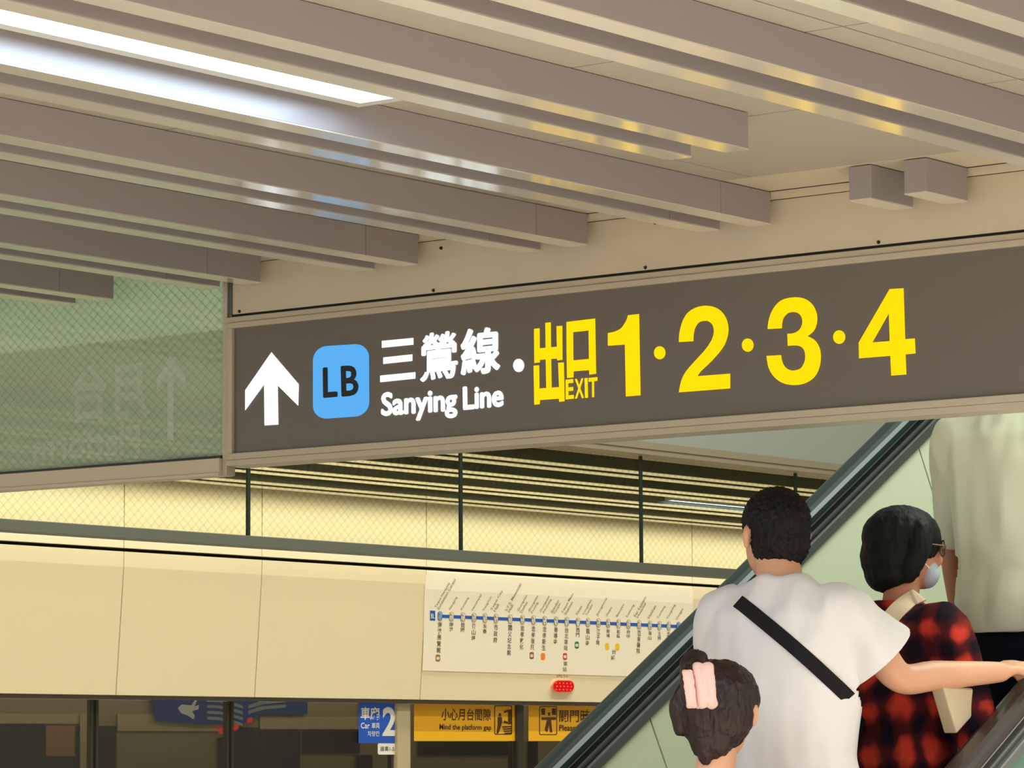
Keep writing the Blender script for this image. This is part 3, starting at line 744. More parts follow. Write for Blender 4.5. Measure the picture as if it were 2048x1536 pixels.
for k in range(2):
    y = 130 + 50 * k
    prism(bm, [b7(450, y + 60), b7(560, y + 20), b7(800, y), b7(800, y + 28), b7(600, y + 48), b7(450, y + 90)], lambda u, v, d: BP(u, v, 0.011 + d), 0.002)
obj('blurred_lettering', bm, emis('board_grey', '8f948c', 0.6), bs)
for nm_, pts, lb in (('a', [b7(*p) for p in ((172, 425), (230, 380), (290, 362), (360, 370), (358, 410), (290, 440), (200, 458), (178, 450))], 'larger red display reflection, built as a glowing patch below the reflected blue board'),
                     ('b', [b7(*p) for p in ((432, 330), (450, 305), (488, 305), (485, 345), (440, 352))], 'smaller red display reflection, built as a glowing patch below the reflected blue board')):
    bm = nb(); prism(bm, pts, lambda u, v, d: BP(u, v, 0.016 + d), 0.006)
    tag(obj('red_reflection', bm, emis('red_reflection_' + nm_, 'f0183c', 0.9)), lb, 'reflection')

# ---------------------------------------------------------------- escalator
SLOPE = math.tan(R(30.2))
def rz(x): return 1.668 + SLOPE * (x - 7.713)        # top edge line of the handrails
es = thing('escalator', 'rising escalator with green black handrails and pale balustrade panels', 'escalator', (8.5, 5.2, 0.0))
YF, YN = 5.85, 4.55
def rail_bar(bm, y0, y1, d0, d1_, x0=6.2, x1=13.0):
    """bar along the incline; d0, d1_ vertical drop below the handrail line"""
    a = [(x0, y0, rz(x0) - d0), (x0, y1, rz(x0) - d0), (x0, y1, rz(x0) - d1_), (x0, y0, rz(x0) - d1_)]
    b = [(x1, y0, rz(x1) - d0), (x1, y1, rz(x1) - d0), (x1, y1, rz(x1) - d1_), (x1, y0, rz(x1) - d1_)]
    return hexa(bm, a, b)
def rail_profile(bm, prof, x0=6.2, x1=13.0):
    return hexa(bm, [(x0, y, rz(x0) - d) for y, d in prof], [(x1, y, rz(x1) - d) for y, d in prof])
def handrail(y, s, mr, x0=6.2):
    """s=-1: camera side is the lower Y side"""
    pr = [(y + a, d) for a, d in ((-0.0405, 0.034), (-0.0405, 0.020), (-0.032, 0.008), (-0.018, 0.001), (0.0, 0.0), (0.018, 0.001), (0.032, 0.008), (0.040, 0.020), (0.0395, 0.043), (-0.0395, 0.043))]
    h = obj('handrail', rail_profile(nb(), pr, x0), mr, es, smooth=False)
    h['label'] = 'dark rubber moving handrail'
    obj('rail_lip', rail_bar(nb(), y - 0.0385, y + 0.0385, 0.0435, 0.048, x0), M['chrome'], es)
    obj('rail_groove', rail_bar(nb(), y - 0.0345, y + 0.0345, 0.0485, 0.072, x0), M['black'], es)
    obj('rail_profile', rail_bar(nb(), y - 0.0365, y + 0.0365, 0.0725, 0.080, x0), M['alu'], es)
    obj('rail_profile', rail_bar(nb(), y - 0.0355, y + 0.0355, 0.0805, 0.088, x0), mat('profile_dark', '55585a', 0.3, 0.6), es)
    obj('rail_groove', rail_bar(nb(), y - 0.033, y + 0.033, 0.0885, 0.102, x0), M['black'], es)
    obj('rail_trim', rail_bar(nb(), y - 0.037, y + 0.037, 0.1025, 0.109, x0), M['chrome'], es)
    obj('rail_base', rail_bar(nb(), y - 0.0365, y + 0.0365, 0.1095, 0.136, x0), M['alu'], es)
handrail(YF, -1, M['rubber']); handrail(YN, -1, M['rubber_near'])
# far-side panels, joints square to the incline
jx = []
pj = P(1829, 880, 1, YF - 0.0)
nrm = Vector((-math.sin(R(30.2)), 0, math.cos(R(30.2))))
xj = pj.x
for k in range(-3, 3):
    a0 = xj + 1.5 * k; a1 = a0 + 1.5 - 0.006
    # top line points and bottom line points offset perpendicular to the incline
    dn = 1.0
    top0 = Vector((a0, 0, rz(a0) - 0.137)); top1 = Vector((a1, 0, rz(a1) - 0.137))
    bot0 = top0 - nrm * 0.62; bot1 = top1 - nrm * 0.62
    q_ = [top0, top1, bot1, bot0]
    bm = nb(); hexa(bm, [(v.x, YF - 0.012, v.z) for v in q_], [(v.x, YF + 0.0, v.z) for v in q_])
    obj('balustrade_panel', bm, M['balus'], es)
    bm = nb(); hexa(bm, [(v.x, YN - 0.012, v.z) for v in q_], [(v.x, YN + 0.0, v.z) for v in q_])
    obj('balustrade_glass', bm, M['balus_glass'], es)
    bm = nb(); g0 = top0 - nrm * 0.012; g1 = top1 - nrm * 0.012; g2 = top1 - nrm * 0.016; g3 = top0 - nrm * 0.016
    hexa(bm, [(v.x, YN - 0.014, v.z) for v in (g0, g1, g2, g3)], [(v.x, YN - 0.0125, v.z) for v in (g0, g1, g2, g3)])
    obj('glass_edge_strip', bm, M['chrome'], es)
obj('panel_backing', rail_bar(nb(), YF + 0.002, YF + 0.02, 0.137, 0.95), mat('joint_grey', '8b8f78', 0.6), es)  # grey backing seen in the panel joints
obj('skirt', rail_bar(nb(), YF - 0.09, YF - 0.015, 0.90, 1.25), M['alu'], es)
obj('skirt', rail_bar(nb(), YN + 0.015, YN + 0.09, 0.90, 1.25), M['alu'], es)
obj('truss_cladding', rail_bar(nb(), YN - 0.03, YF + 0.05, 1.32, 1.9, 6.6, 13.0), M['void'], es)
SX0, RUN, RISE = 7.33, 0.40, 0.40 * SLOPE
TREAD0 = rz(7.53) - 0.945
for n in range(-2, 14):
    x = SX0 + RUN * n; z = TREAD0 + RISE * n
    bm = nb(); box(bm, x, x + RUN - 0.004, YN + 0.095, YF - 0.095, z - RISE - 0.02, z)
    obj('step', bm, M['step'], es)
def tread(x): return TREAD0 + RISE * math.floor((x - SX0) / RUN)

# ---------------------------------------------------------------- people
M['skin'] = mat('skin', 'd9a382', 0.5, noise_amt=0.06, noise_scale=14, bump=0.05, bump_scale=90)
M['skin2'] = mat('skin_tan', 'b4785a', 0.5, noise_amt=0.06, noise_scale=14)
for k_ in ('skin', 'skin2'):
    b = M[k_].node_tree.nodes['Principled BSDF']; b.inputs['Subsurface Weight'].default_value = 0.12; b.inputs['Subsurface Radius'].default_value = (0.02, 0.008, 0.004)
M['hair'] = mat('black_hair', '0f0d0e', 0.55, spec=0.25, bump=0.7, bump_scale=90, stretch=(1, 1, 0.22))
M['hair_bob'] = mat('black_hair_bob', '090a09', 0.6, spec=0.2, bump=0.3, bump_scale=80, stretch=(1, 1, 0.10))
M['hair_brown'] = mat('dark_brown_hair', '2a1813', 0.42, spec=0.4, noise_amt=0.3, noise_scale=14, bump=0.6, bump_scale=70, stretch=(1, 1, 0.18))
M['tee'] = mat('white_cotton', 'e9e6e6', 0.85, spec=0.1, bump=0.06, bump_scale=400)
M['pale_shirt'] = mat('pale_green_shirt', 'cfd3bd', 0.75, spec=0.15)
M['trouser'] = mat('navy_trousers', '12151f', 0.8, spec=0.1)
M['strap'] = mat('black_webbing', '0a080c', 0.9, bump=0.2, bump_scale=500)
M['canvas'] = mat('beige_canvas', 'cdbb9c', 0.85, bump=0.15, bump_scale=300)
M['shoe'] = mat('grey_shoe', '5a5753', 0.6)
M['mask'] = mat('surgical_mask', 'aab2bd', 0.8)
M['pink'] = mat('pink_satin', 'efc2ba', 0.5, bump=0.3, bump_scale=40)
# plaid
mp_ = bpy.data.materials.new('red_plaid'); mp_.use_nodes = True
nt = mp_.node_tree; bs_ = nt.nodes['Principled BSDF']; bs_.inputs['Roughness'].default_value = 0.85; bs_.inputs['Specular IOR Level'].default_value = 0.1
tc = nt.nodes.new('ShaderNodeTexCoord'); sp = nt.nodes.new('ShaderNodeSeparateXYZ')
mpn = nt.nodes.new('ShaderNodeMapping'); mpn.inputs['Rotation'].default_value = (R(4), R(-6), R(-25))
nz = nt.nodes.new('ShaderNodeTexNoise'); nz.inputs['Scale'].default_value = 9.0; nt.links.new(tc.outputs['Object'], nz.inputs['Vector'])
vm = nt.nodes.new('ShaderNodeVectorMath'); vm.operation = 'MULTIPLY_ADD'; vm.inputs[1].default_value = (0.09, 0.09, 0.09)
nt.links.new(nz.outputs['Color'], vm.inputs[0]); nt.links.new(tc.outputs['Object'], vm.inputs[2]); nt.links.new(vm.outputs[0], mpn.inputs[0]); nt.links.new(mpn.outputs[0], sp.inputs[0])
def band(sock, per, ph):
    a = nt.nodes.new('ShaderNodeMath'); a.operation = 'MULTIPLY_ADD'; a.inputs[1].default_value = 2 * math.pi / per; a.inputs[2].default_value = ph; nt.links.new(sock, a.inputs[0])
    s_ = nt.nodes.new('ShaderNodeMath'); s_.operation = 'SINE'; nt.links.new(a.outputs[0], s_.inputs[0])
    r_ = nt.nodes.new('ShaderNodeMapRange'); r_.inputs['From Min'].default_value = -0.8; r_.inputs['From Max'].default_value = 0.8; nt.links.new(s_.outputs[0], r_.inputs['Value'])
    return r_.outputs[0]
bx_ = band(sp.outputs[1], 0.085, 0.4); bz_ = band(sp.outputs[2], 0.10, 1.0)
ad = nt.nodes.new('ShaderNodeMath'); ad.operation = 'ADD'; nt.links.new(bx_, ad.inputs[0]); nt.links.new(bz_, ad.inputs[1])
cr_ = nt.nodes.new('ShaderNodeValToRGB'); hf = nt.nodes.new('ShaderNodeMath'); hf.operation = 'MULTIPLY'; hf.inputs[1].default_value = 0.5
nt.links.new(ad.outputs[0], hf.inputs[0]); nt.links.new(hf.outputs[0], cr_.inputs[0])
cr_.color_ramp.elements[0].color = lin('180e1a'); cr_.color_ramp.elements[0].position = 0.1
cr_.color_ramp.elements[1].color = lin('c23c2a'); cr_.color_ramp.elements[1].position = 0.95
e_ = cr_.color_ramp.elements.new(0.5); e_.color = lin('4a171c')
nt.links.new(cr_.outputs[0], bs_.inputs['Base Color'])
M['plaid'] = mp_

class Frame:
    def __init__(s, base, az):
        s.o = Vector(base); a = R(az)
        s.F = Vector((math.cos(a), math.sin(a), 0)); s.L = Vector((-math.sin(a), math.cos(a), 0)); s.U = Vector((0, 0, 1))
    def p(s, f, l, u): return s.o + s.F * f + s.L * l + s.U * u

def loft(bm, rings):
    """rings: (centre, vec_a, vec_b)"""
    n = 20; vr = []
    for c_, a, b in rings:
        vr.append([bm.verts.new(c_ + a * math.cos(2 * math.pi * i / n) + b * math.sin(2 * math.pi * i / n)) for i in range(n)])
    for r0, r1 in zip(vr[:-1], vr[1:]):
        for i in range(n): bm.faces.new((r0[i], r0[(i + 1) % n], r1[(i + 1) % n], r1[i]))
    bm.faces.new(vr[0][::-1]); bm.faces.new(vr[-1])

def tube(bm, pts, rads, flat_=1.0, side=None):
    """tapered limb with round ends through points"""
    pts = [Vector(p) for p in pts]
    # refine
    P_, R_ = [], []
    for i in range(len(pts) - 1):
        for j in range(5):
            t = j / 5
            p0 = pts[max(i - 1, 0)]; p1 = pts[i]; p2 = pts[i + 1]; p3 = pts[min(i + 2, len(pts) - 1)]
            P_.append(0.5 * ((2 * p1) + (p2 - p0) * t + (2 * p0 - 5 * p1 + 4 * p2 - p3) * t * t + (-p0 + 3 * p1 - 3 * p2 + p3) * t ** 3))
            R_.append(rads[i] * (1 - t) + rads[i + 1] * t)
    P_.append(pts[-1]); R_.append(rads[-1])
    d0 = (P_[1] - P_[0]).normalized(); d1_ = (P_[-1] - P_[-2]).normalized()
    ext = []
    for a in (80, 50, 25): ext.append((P_[0] - d0 * R_[0] * math.sin(R(a)), R_[0] * math.cos(R(a)), d0))
    mid = []
    for i in range(len(P_)):
        d = (P_[min(i + 1, len(P_) - 1)] - P_[max(i - 1, 0)]).normalized(); mid.append((P_[i], R_[i], d))
    tail = [(P_[-1] + d1_ * R_[-1] * math.sin(R(a)), R_[-1] * math.cos(R(a)), d1_) for a in (25, 50, 80)]
    rings = []; ref = side
    for c_, r, d in ext + mid + tail:
        if ref is None: ref = d.orthogonal().normalized()
        s_ = (ref - d * ref.dot(d)).normalized(); ref = s_
        rings.append((c_, s_ * r, d.cross(s_) * r * flat_))
    loft(bm, rings)

def ell(bm, c_, a, b, cc):
    n, m_ = 20, 12; rows = []
    loft(bm, [(c_ + cc * math.sin(R(t)), a * math.cos(R(t)), b * math.cos(R(t))) for t in (-85, -70, -52, -35, -17, 0, 17, 35, 52, 70, 85)])

def remesh(bm, voxel, smooth=4, disp=None, keep=None):
    me = bpy.data.meshes.new('r'); bmesh.ops.recalc_face_normals(bm, faces=bm.faces); bm.to_mesh(me); bm.free()
    o = bpy.data.objects.new('r', me); COL.objects.link(o)
    r_ = o.modifiers.new('r', 'REMESH'); r_.mode = 'VOXEL'; r_.voxel_size = voxel
    s_ = o.modifiers.new('s', 'SMOOTH'); s_.factor = 0.6; s_.iterations = smooth
    dg = bpy.context.evaluated_depsgraph_get(); dg.update()
    m2 = bpy.data.meshes.new_from_object(o.evaluated_get(dg))
    bpy.data.objects.remove(o); bpy.data.meshes.remove(me)
    if disp or keep:
        b2 = nb(); b2.from_mesh(m2); b2.normal_update()
        if disp:
            off = [(v, v.normal * disp(v.co, v.normal)) for v in b2.verts]
            for v, d in off: v.co += d
        if keep:
            bmesh.ops.delete(b2, geom=[v for v in b2.verts if not keep(v.co)], context='VERTS')
        b2.to_mesh(m2); b2.free()
    return m2

def folds(amp, scale, stretch=(1, 1, 0.35), seed=0.0):
    def f(co, n):
        q_ = Vector((co.x * stretch[0], co.y * stretch[1], co.z * stretch[2])) * scale + Vector((seed, seed * 2, 0))
        a = noise.noise(q_); b = noise.noise(q_ * 2.3 + Vector((3, 1, 7)))
        return amp * ((1 - abs(a) * 2.2) * 0.8 + b * 0.5)
    return f

def head(bm, fr, hc, az_off=0.0, pitch=0.0, s=1.0):
    """skull, jaw, nose, ears; hc = centre of the head; returns head frame vectors"""
    rot = Matrix.Rotation(R(az_off), 3, 'Z')
    F = rot @ fr.F; L = rot @ fr.L; U = Vector((0, 0, 1))
    tilt = Matrix.Rotation(R(pitch), 3, L); F = tilt @ F; U = tilt @ U
    p = lambda f, l, u: hc + (F * f + L * l + U * u) * s
    ell(bm, p(-0.008, 0, 0.025), F * 0.094 * s, L * 0.074 * s, U * 0.088 * s)
    ell(bm, p(0.022, 0, -0.035), F * 0.066 * s, L * 0.060 * s, U * 0.078 * s)
    ell(bm, p(0.052, 0, -0.088), F * 0.030 * s, L * 0.030 * s, U * 0.024 * s)          # chin
    tube(bm, [p(0.082, 0, 0.012), p(0.100, 0, -0.022), p(0.094, 0, -0.034)], [0.008 * s, 0.011 * s, 0.012 * s])  # nose
    ell(bm, p(0.070, 0.030, 0.018), F * 0.016 * s, L * 0.022 * s, U * 0.008 * s); ell(bm, p(0.070, -0.030, 0.018), F * 0.016 * s, L * 0.022 * s, U * 0.008 * s)
    ell(bm, p(0.080, 0, -0.058), F * 0.012 * s, L * 0.024 * s, U * 0.010 * s)
    for sd in (1, -1):                                                                  # ears
        tube(bm, [p(-0.012, sd * 0.078, 0.018), p(-0.022, sd * 0.088, 0.004), p(-0.014, sd * 0.082, -0.030)], [0.010 * s, 0.011 * s, 0.009 * s])
    return p, F, L, U

def hand(bm, wrist, fdir, palm_n, side, grip=1.0, s=1.0):
    """palm box + four unequal fingers curling about palm_n and a thumb off the side"""
    fdir = fdir.normalized(); palm_n = (palm_n - fdir * palm_n.dot(fdir)).normalized(); sd = fdir.cross(palm_n) * side
    pc_ = wrist + fdir * 0.045 * s
    ell(bm, pc_, fdir * 0.052 * s, sd * 0.042 * s, palm_n * 0.016 * s)
    for i, (o_, L_) in enumerate(((0.030, 0.070), (0.010, 0.080), (-0.010, 0.074), (-0.029, 0.058))):
        k0 = wrist + fdir * 0.082 * s + sd * o_ * s
        a1, a2, a3 = R(30 * grip + 3 * i), R(85 * grip + 4 * i), R(130 * grip)
        dd = lambda a: fdir * math.cos(a) + palm_n * math.sin(a)
        k1 = k0 + dd(a1) * L_ * 0.45 * s; k2 = k1 + dd(a2) * L_ * 0.33 * s; k3 = k2 + dd(a3) * L_ * 0.22 * s
        tube(bm, [k0 - fdir * 0.02 * s, k0, k1, k2, k3], [0.0095 * s, 0.0098 * s, 0.0088 * s, 0.0080 * s, 0.0068 * s])
    t0 = wrist + fdir * 0.030 * s + sd * 0.034 * s
    t1 = t0 + (fdir * 0.6 + sd * 0.55 + palm_n * 0.5).normalized() * 0.035 * s; t2 = t1 + (fdir * 0.6 + palm_n * 0.9 - sd * 0.1).normalized() * 0.030 * s
    tube(bm, [wrist + fdir * 0.012 * s + sd * 0.02 * s, t0, t1, t2], [0.014 * s, 0.0125 * s, 0.0105 * s, 0.009 * s])

def person(label, base, az, H, shw, arms, head_off, mats, build=1.0, name='person'):
    """arms: {'R': (elbow, wrist, finger dir, palm normal, grip), 'L': ...} world coordinates"""
    t = thing(name, label, 'person', base)
    fr = Frame(base, az); k = H / 1.76
    bm = nb()
    hc, haz, hp, hs = head_off
    ptz, F, L, U = head(bm, fr, hc, haz, hp, hs)
    nb_ = fr.p(-0.01, 0, 1.47 * k)
    tube(bm, [nb_ - Vector((0, 0, 0.04)), (nb_ + hc) / 2 + Vector((0, 0, -0.01)), ptz(-0.015, 0, -0.03)], [0.062 * k * build, 0.055 * k * build, 0.056 * k])
    # trunk
    loft(bm, [(fr.p(-0.0, 0, u * k), fr.L * a * k * build, fr.F * b * k * build) for u, a, b in ((0.84, 0.10, 0.07), (0.92, 0.155, 0.10), (1.05, 0.135, 0.09), (1.2, 0.15, 0.105), (1.34, shw / k * 0.40, 0.10), (1.43, shw / k * 0.33, 0.075), (1.485, 0.07, 0.05))])
    for sd, key in ((1, 'L'), (-1, 'R')):
        el, wr, fd, pn, gr = arms[key]
        sh = fr.p(-0.005, sd * (shw / 2 - 0.035), 1.405 * k)
        mid = (el + wr) / 2
        tube(bm, [fr.p(0, sd * 0.08, 1.40 * k), sh, (sh + el) / 2, el, el + (wr - el) * 0.35, wr], [0.05 * k, 0.052 * k, 0.044 * k * build, 0.038 * k, 0.038 * k * build, 0.026 * k])
        hand(bm, wr, fd, pn, sd if key == 'L' else sd, gr, 0.95 * k)
        # leg
        hip = fr.p(0, sd * 0.085, 0.90 * k); kn = fr.p(0.02, sd * 0.09, 0.48 * k); an = fr.p(-0.02, sd * 0.09, 0.08)
        tube(bm, [hip, (hip + kn) / 2, kn, kn.lerp(an, 0.35), an], [0.085 * k, 0.072 * k, 0.052 * k, 0.052 * k, 0.035 * k])
    skin = obj('body', remesh(bm, 0.006, 5), mats['skin'], t, smooth=True)
    return t, fr, ptz, F, L, U, k

def shirt(t, fr, k, shw, arms, m, sleeve=0.62, hem=0.80, loose=1.0, amp=0.006, neck=(0.065, 0.06), seed=0.0, slr=(0.085, 0.078, 0.088), flare=1.0, name='shirt', voxel=0.008, cutr=0.125):
    bm = nb()
    loft(bm, [(fr.p(f, 0, u * k), fr.L * a * k * loose, fr.F * b * k * loose) for u, a, b, f in (
        (hem, 0.185 * flare, 0.125 * flare, 0), (hem + 0.10, 0.182 * flare, 0.125, 0), (1.05, 0.170, 0.118, 0), (1.2, 0.180, 0.125, -0.005), (1.32, 0.192, 0.125, -0.01), (1.395, shw / k * 0.44, 0.105, -0.015), (1.435, shw / k * 0.37, 0.082, -0.015), (1.465, 0.105, 0.070, -0.012), (1.492, neck[0], neck[1], -0.008))])
    for sd, key in ((1, 'L'), (-1, 'R')):
        el, wr = arms[key][:2]
        sh = fr.p(-0.010, sd * (shw / 2 - 0.045), 1.395 * k)
        end = sh.lerp(el, sleeve) if sleeve <= 1 else el.lerp(wr, sleeve - 1)
        d = (end - sh).normalized()
        pts = [fr.p(-0.01, sd * 0.09, 1.38 * k), sh, sh.lerp(end, 0.5) if sleeve <= 1 else el, end]
        rr = [0.075 * k, slr[0] * k, slr[1] * k, slr[2] * k]
        # cone sleeve with flat cut end
        tube(bm, pts, rr)
    ends = []
    for key in ('L', 'R'):
        el, wr = arms[key][:2]; sd = 1 if key == 'L' else -1
        sh = fr.p(-0.010, sd * (shw / 2 - 0.045), 1.395 * k)
        end = sh.lerp(el, sleeve) if sleeve <= 1 else el.lerp(wr, sleeve - 1)
        dd = ((el - sh) if sleeve <= 1 else (wr - el)).normalized()
        ends.append((end, dd))
    hz = fr.p(0, 0, hem * k).z + 0.008
    def keep(co):
        if co.z < hz: return False
        for e, d in ends:
            if (co - e).dot(d) > 0.0 and (co - e).length < 0.16: return False
        return True
    me = remesh(bm, voxel, 5, folds(amp, 9.0, seed=seed))
    b2 = nb(); b2.from_mesh(me)
    def cut(sel, co, no):
        fs_ = [f for f in b2.faces if sel(f.calc_center_median())]
        es_ = {e for f in fs_ for e in f.edges}; vs_ = {v for f in fs_ for v in f.verts}
        bmesh.ops.bisect_plane(b2, geom=list(vs_) + list(es_) + fs_, plane_co=co, plane_no=no)
        bmesh.ops.delete(b2, geom=[f for f in b2.faces if sel(f.calc_center_median()) and (f.calc_center_median() - co).dot(no) > 0], context='FACES')
    cut(lambda c_: True, Vector((0, 0, hz)), Vector((0, 0, -1)))
    for e, d in ends: cut(lambda c_, e=e, d=d: (c_ - e).length < 0.14 and ((c_ - e) - d * (c_ - e).dot(d)).length < cutr, e, d)
    b2.to_mesh(me); b2.free()
    o = obj(name, me, m, t, smooth=True)
    sm = o.modifiers.new('s', 'SOLIDIFY'); sm.thickness = 0.003; sm.offset = 0
    return o

def trousers(t, fr, k, m, top=0.98):
    bm = nb()
    loft(bm, [(fr.p(0, 0, u * k), fr.L * a * k, fr.F * b * k) for u, a, b in ((0.80, 0.165, 0.115), (0.90, 0.172, 0.12), (top, 0.155, 0.108))])
    for sd in (1, -1):
        tube(bm, [fr.p(0, sd * 0.085, 0.84 * k), fr.p(0.01, sd * 0.09, 0.65 * k), fr.p(0.02, sd * 0.09, 0.48 * k), fr.p(-0.01, sd * 0.09, 0.13)], [0.098 * k, 0.085 * k, 0.070 * k, 0.058 * k])
    o = obj('trousers', remesh(bm, 0.012, 4, folds(0.004, 8.0)), m, t, smooth=True)
    for sd in (1, -1):
        bm = nb(); tube(bm, [fr.p(-0.045, sd * 0.09, 0.045), fr.p(0.03, sd * 0.092, 0.046), fr.p(0.13, sd * 0.10, 0.036)], [0.042, 0.044, 0.034], 0.95)
        obj('shoe', remesh(bm, 0.01, 2), M['shoe'], t, smooth=True)

def hair_mesh(parts_fn, voxel, amp, scale, stretch, keep=None, smooth=2):
    bm = nb(); parts_fn(bm)
    def d(co, n):
        q_ = Vector((co.x * stretch[0], co.y * stretch[1], co.z * stretch[2])) * scale
        return amp * (noise.noise(q_) + 0.6 * noise.noise(q_ * 2.7))
    return remesh(bm, voxel, smooth, d, keep)

# --- man in white T-shirt
b1 = (7.52, P(1570, 1300, 0, 7.52).y, tread(7.52))
f1 = Frame(b1, 8)
hc1 = P(1547, 1070, 1, 4.975)
el1 = P(1800, 1383, 1, 4.665) + Vector((0, 0, 0.035)); wr1 = P(2002, 1344, 1, 4.562)
arms1 = {'R': (el1, wr1, Vector((0.86, 0.05, 0.25)), Vector((0.25, 0.1, -1.0)), 0.75),
         'L': (f1.p(0.13, 0.20, 1.15), f1.p(0.36, 0.14, 1.10), Vector((0.9, -0.3, -0.1)), Vector((-0.3, -0.8, -0.2)), 0.4)}
p1, fr, pt, F, L, U, k = person('man with short black hair, white T-shirt and black strap across his back',
                                b1, 8, 1.81, 0.42, arms1, (hc1, 52, -4, 1.0), {'skin': M['skin']})
shirt(p1, fr, k, 0.415, arms1, M['tee'], sleeve=0.68, hem=0.82, amp=0.012, slr=(0.070, 0.080, 0.094), seed=2.0, loose=1.07, flare=1.16)
trousers(p1, fr, k, mat('dark_trousers', '1c2130', 0.8))
def hp1(bm):
    ell(bm, pt(-0.016, 0, 0.036), F * 0.102, L * 0.086, U * 0.088)
    ell(bm, pt(-0.040, 0, -0.010), F * 0.074, L * 0.078, U * 0.085)
    ell(bm, pt(-0.050, 0, -0.050), F * 0.050, L * 0.058, U * 0.050)
obj('hair', hair_mesh(hp1, 0.004, 0.0045, 120, (1, 1, 1)), M['hair'], p1, smooth=True)
# black strap: left shoulder to right hip over the back
def strap_mesh(pts3, width, thick, nrm_fn):
    bm = nb(); rows_ = []
    for i, p_ in enumerate(pts3):
        d = (pts3[min(i + 1, len(pts3) - 1)] - pts3[max(i - 1, 0)]).normalized()
        n_ = nrm_fn(p_); s_ = d.cross(n_).normalized(); n_ = s_.cross(d).normalized()
        rows_.append([bm.verts.new(p_ + s_ * a + n_ * b) for a, b in ((-width / 2, 0), (width / 2, 0), (width / 2, thick), (-width / 2, thick))])
    for r0, r1 in zip(rows_[:-1], rows_[1:]):
        for i in range(4): bm.faces.new((r0[i], r0[(i + 1) % 4], r1[(i + 1) % 4], r1[i]))
    bm.faces.new(rows_[0][::-1]); bm.faces.new(rows_[-1])
    bmesh.ops.recalc_face_normals(bm, faces=bm.faces)
    return bm
from mathutils.bvhtree import BVHTree
def drape(target, pts3, dirv, off=0.006):
    """push points onto the cloth surface along dirv"""
    dg = bpy.context.evaluated_depsgraph_get(); dg.update()
    tree = BVHTree.FromObject(target, dg); mw = target.matrix_world; inv = mw.inverted()
    out = []
    for p_ in pts3:
        s_ = inv @ (p_ - dirv * 0.6); h = tree.ray_cast(s_, dirv)
        out.append((mw @ h[0]) - dirv * off if h[0] else p_)
    for _ in range(3):
        out = [out[0]] + [(out[i - 1] + out[i] * 2 + out[i + 1]) / 4 for i in range(1, len(out) - 1)] + [out[-1]]
    return out
bpy.context.view_layer.update()
sh1 = [o for o in p1.children if o.name.startswith('shirt')][0]
line = []
for i in range(25):
    t_ = i / 24
    line.append(P(1480 + (1704 - 1480) * t_, 1200 + (1428 - 1200) * t_, 1, 4.93))
vd = Vector((0.80, 0.60, 0.0)).normalized()
back = drape(sh1, line, vd, 0.005)
back += [back[-1] + fr.L * -0.018 + vd * 0.012 + Vector((0, 0, -0.02)), back[-1] + fr.L * -0.028 + vd * 0.05 + Vector((0, 0, -0.045))]
over = [fr.p(0.14, 0.075, 1.36), fr.p(0.10, 0.12, 1.43), fr.p(0.03, 0.135, 1.462)]
obj('shoulder_strap', strap_mesh(over + back, 0.034, 0.003, lambda p_: -vd if (p_ - b1_v).dot(fr.F) < 0.0 else Vector((0, 0, 1))) if False else strap_mesh(back, 0.036, 0.003, lambda p_: -vd), M['strap'], p1)
obj('shoulder_strap', strap_mesh(over[::-1], 0.034, 0.003, lambda p_: Vector((0, 0, 1))), M['strap'], p1)

# --- person with bob, glasses, mask and plaid shirt
b2 = (7.99, 4.865, tread(7.99))
f2 = Frame(b2, -8)
hc2 = P(1812, 1100, 1, 4.865)
k2 = 1.475 / 1.76
arms2 = {'R': (f2.p(0.0, -0.235, 1.10 * k2), f2.p(0.16, -0.20, 0.98 * k2), Vector((0.9, 0.2, -0.2)), Vector((0, 1, -0.3)), 0.7),
         'L': (f2.p(0.0, 0.235, 1.10 * k2), f2.p(0.18, 0.15, 0.95 * k2), Vector((0.9, -0.2, -0.2)), Vector((0, -1, -0.3)), 0.7)}
p2, fr, pt, F, L, U, k = person('person with black bob, glasses and face mask in red black plaid shirt, looking right', b2, -8, 1.475, 0.36, arms2, (hc2, -36, 2, 0.92), {'skin': M['skin2']})
s2 = shirt(p2, fr, k, 0.40, arms2, M['plaid'], sleeve=1.5, hem=0.80, amp=0.005, slr=(0.082, 0.072, 0.06), seed=5.0, neck=(0.075, 0.07), loose=1.08)
trousers(p2, fr, k, M['trouser'])
def hp2(bm):
    ell(bm, pt(-0.014, 0, 0.034), F * 0.108, L * 0.092, U * 0.088)
    ell(bm, pt(-0.038, 0, -0.020), F * 0.088, L * 0.094, U * 0.095)
    ell(bm, pt(-0.050, 0, -0.068), F * 0.066, L * 0.082, U * 0.055)
    for sd in (1, -1):
        tube(bm, [pt(0.020, sd * 0.068, 0.050), pt(0.014, sd * 0.086, 0.0), pt(-0.004, sd * 0.088, -0.045), pt(-0.012, sd * 0.080, -0.080)], [0.036, 0.034, 0.030, 0.020])
obj('hair', hair_mesh(hp2, 0.0045, 0.002, 60, (1, 1, 0.12)), M['hair_bob'], p2, smooth=True)
# mask
bm = nb(); ell(bm, pt(0.062, 0, -0.066), F * 0.034, L * 0.050, U * 0.040)
mk = obj('face_mask', remesh(bm, 0.004, 3, None, lambda co: (co - pt(0.048, 0, -0.06)).dot(F) > 0 or True), M['mask'], p2, smooth=True)
bm = nb()
for sd in (1, -1):
    tube(bm, [pt(0.055, sd * 0.052, -0.052), pt(0.02, sd * 0.068, -0.025), pt(-0.012, sd * 0.080, -0.010)], [0.0014, 0.0014, 0.0014])
obj('ear_loop', bm, M['notice_white'], mk)
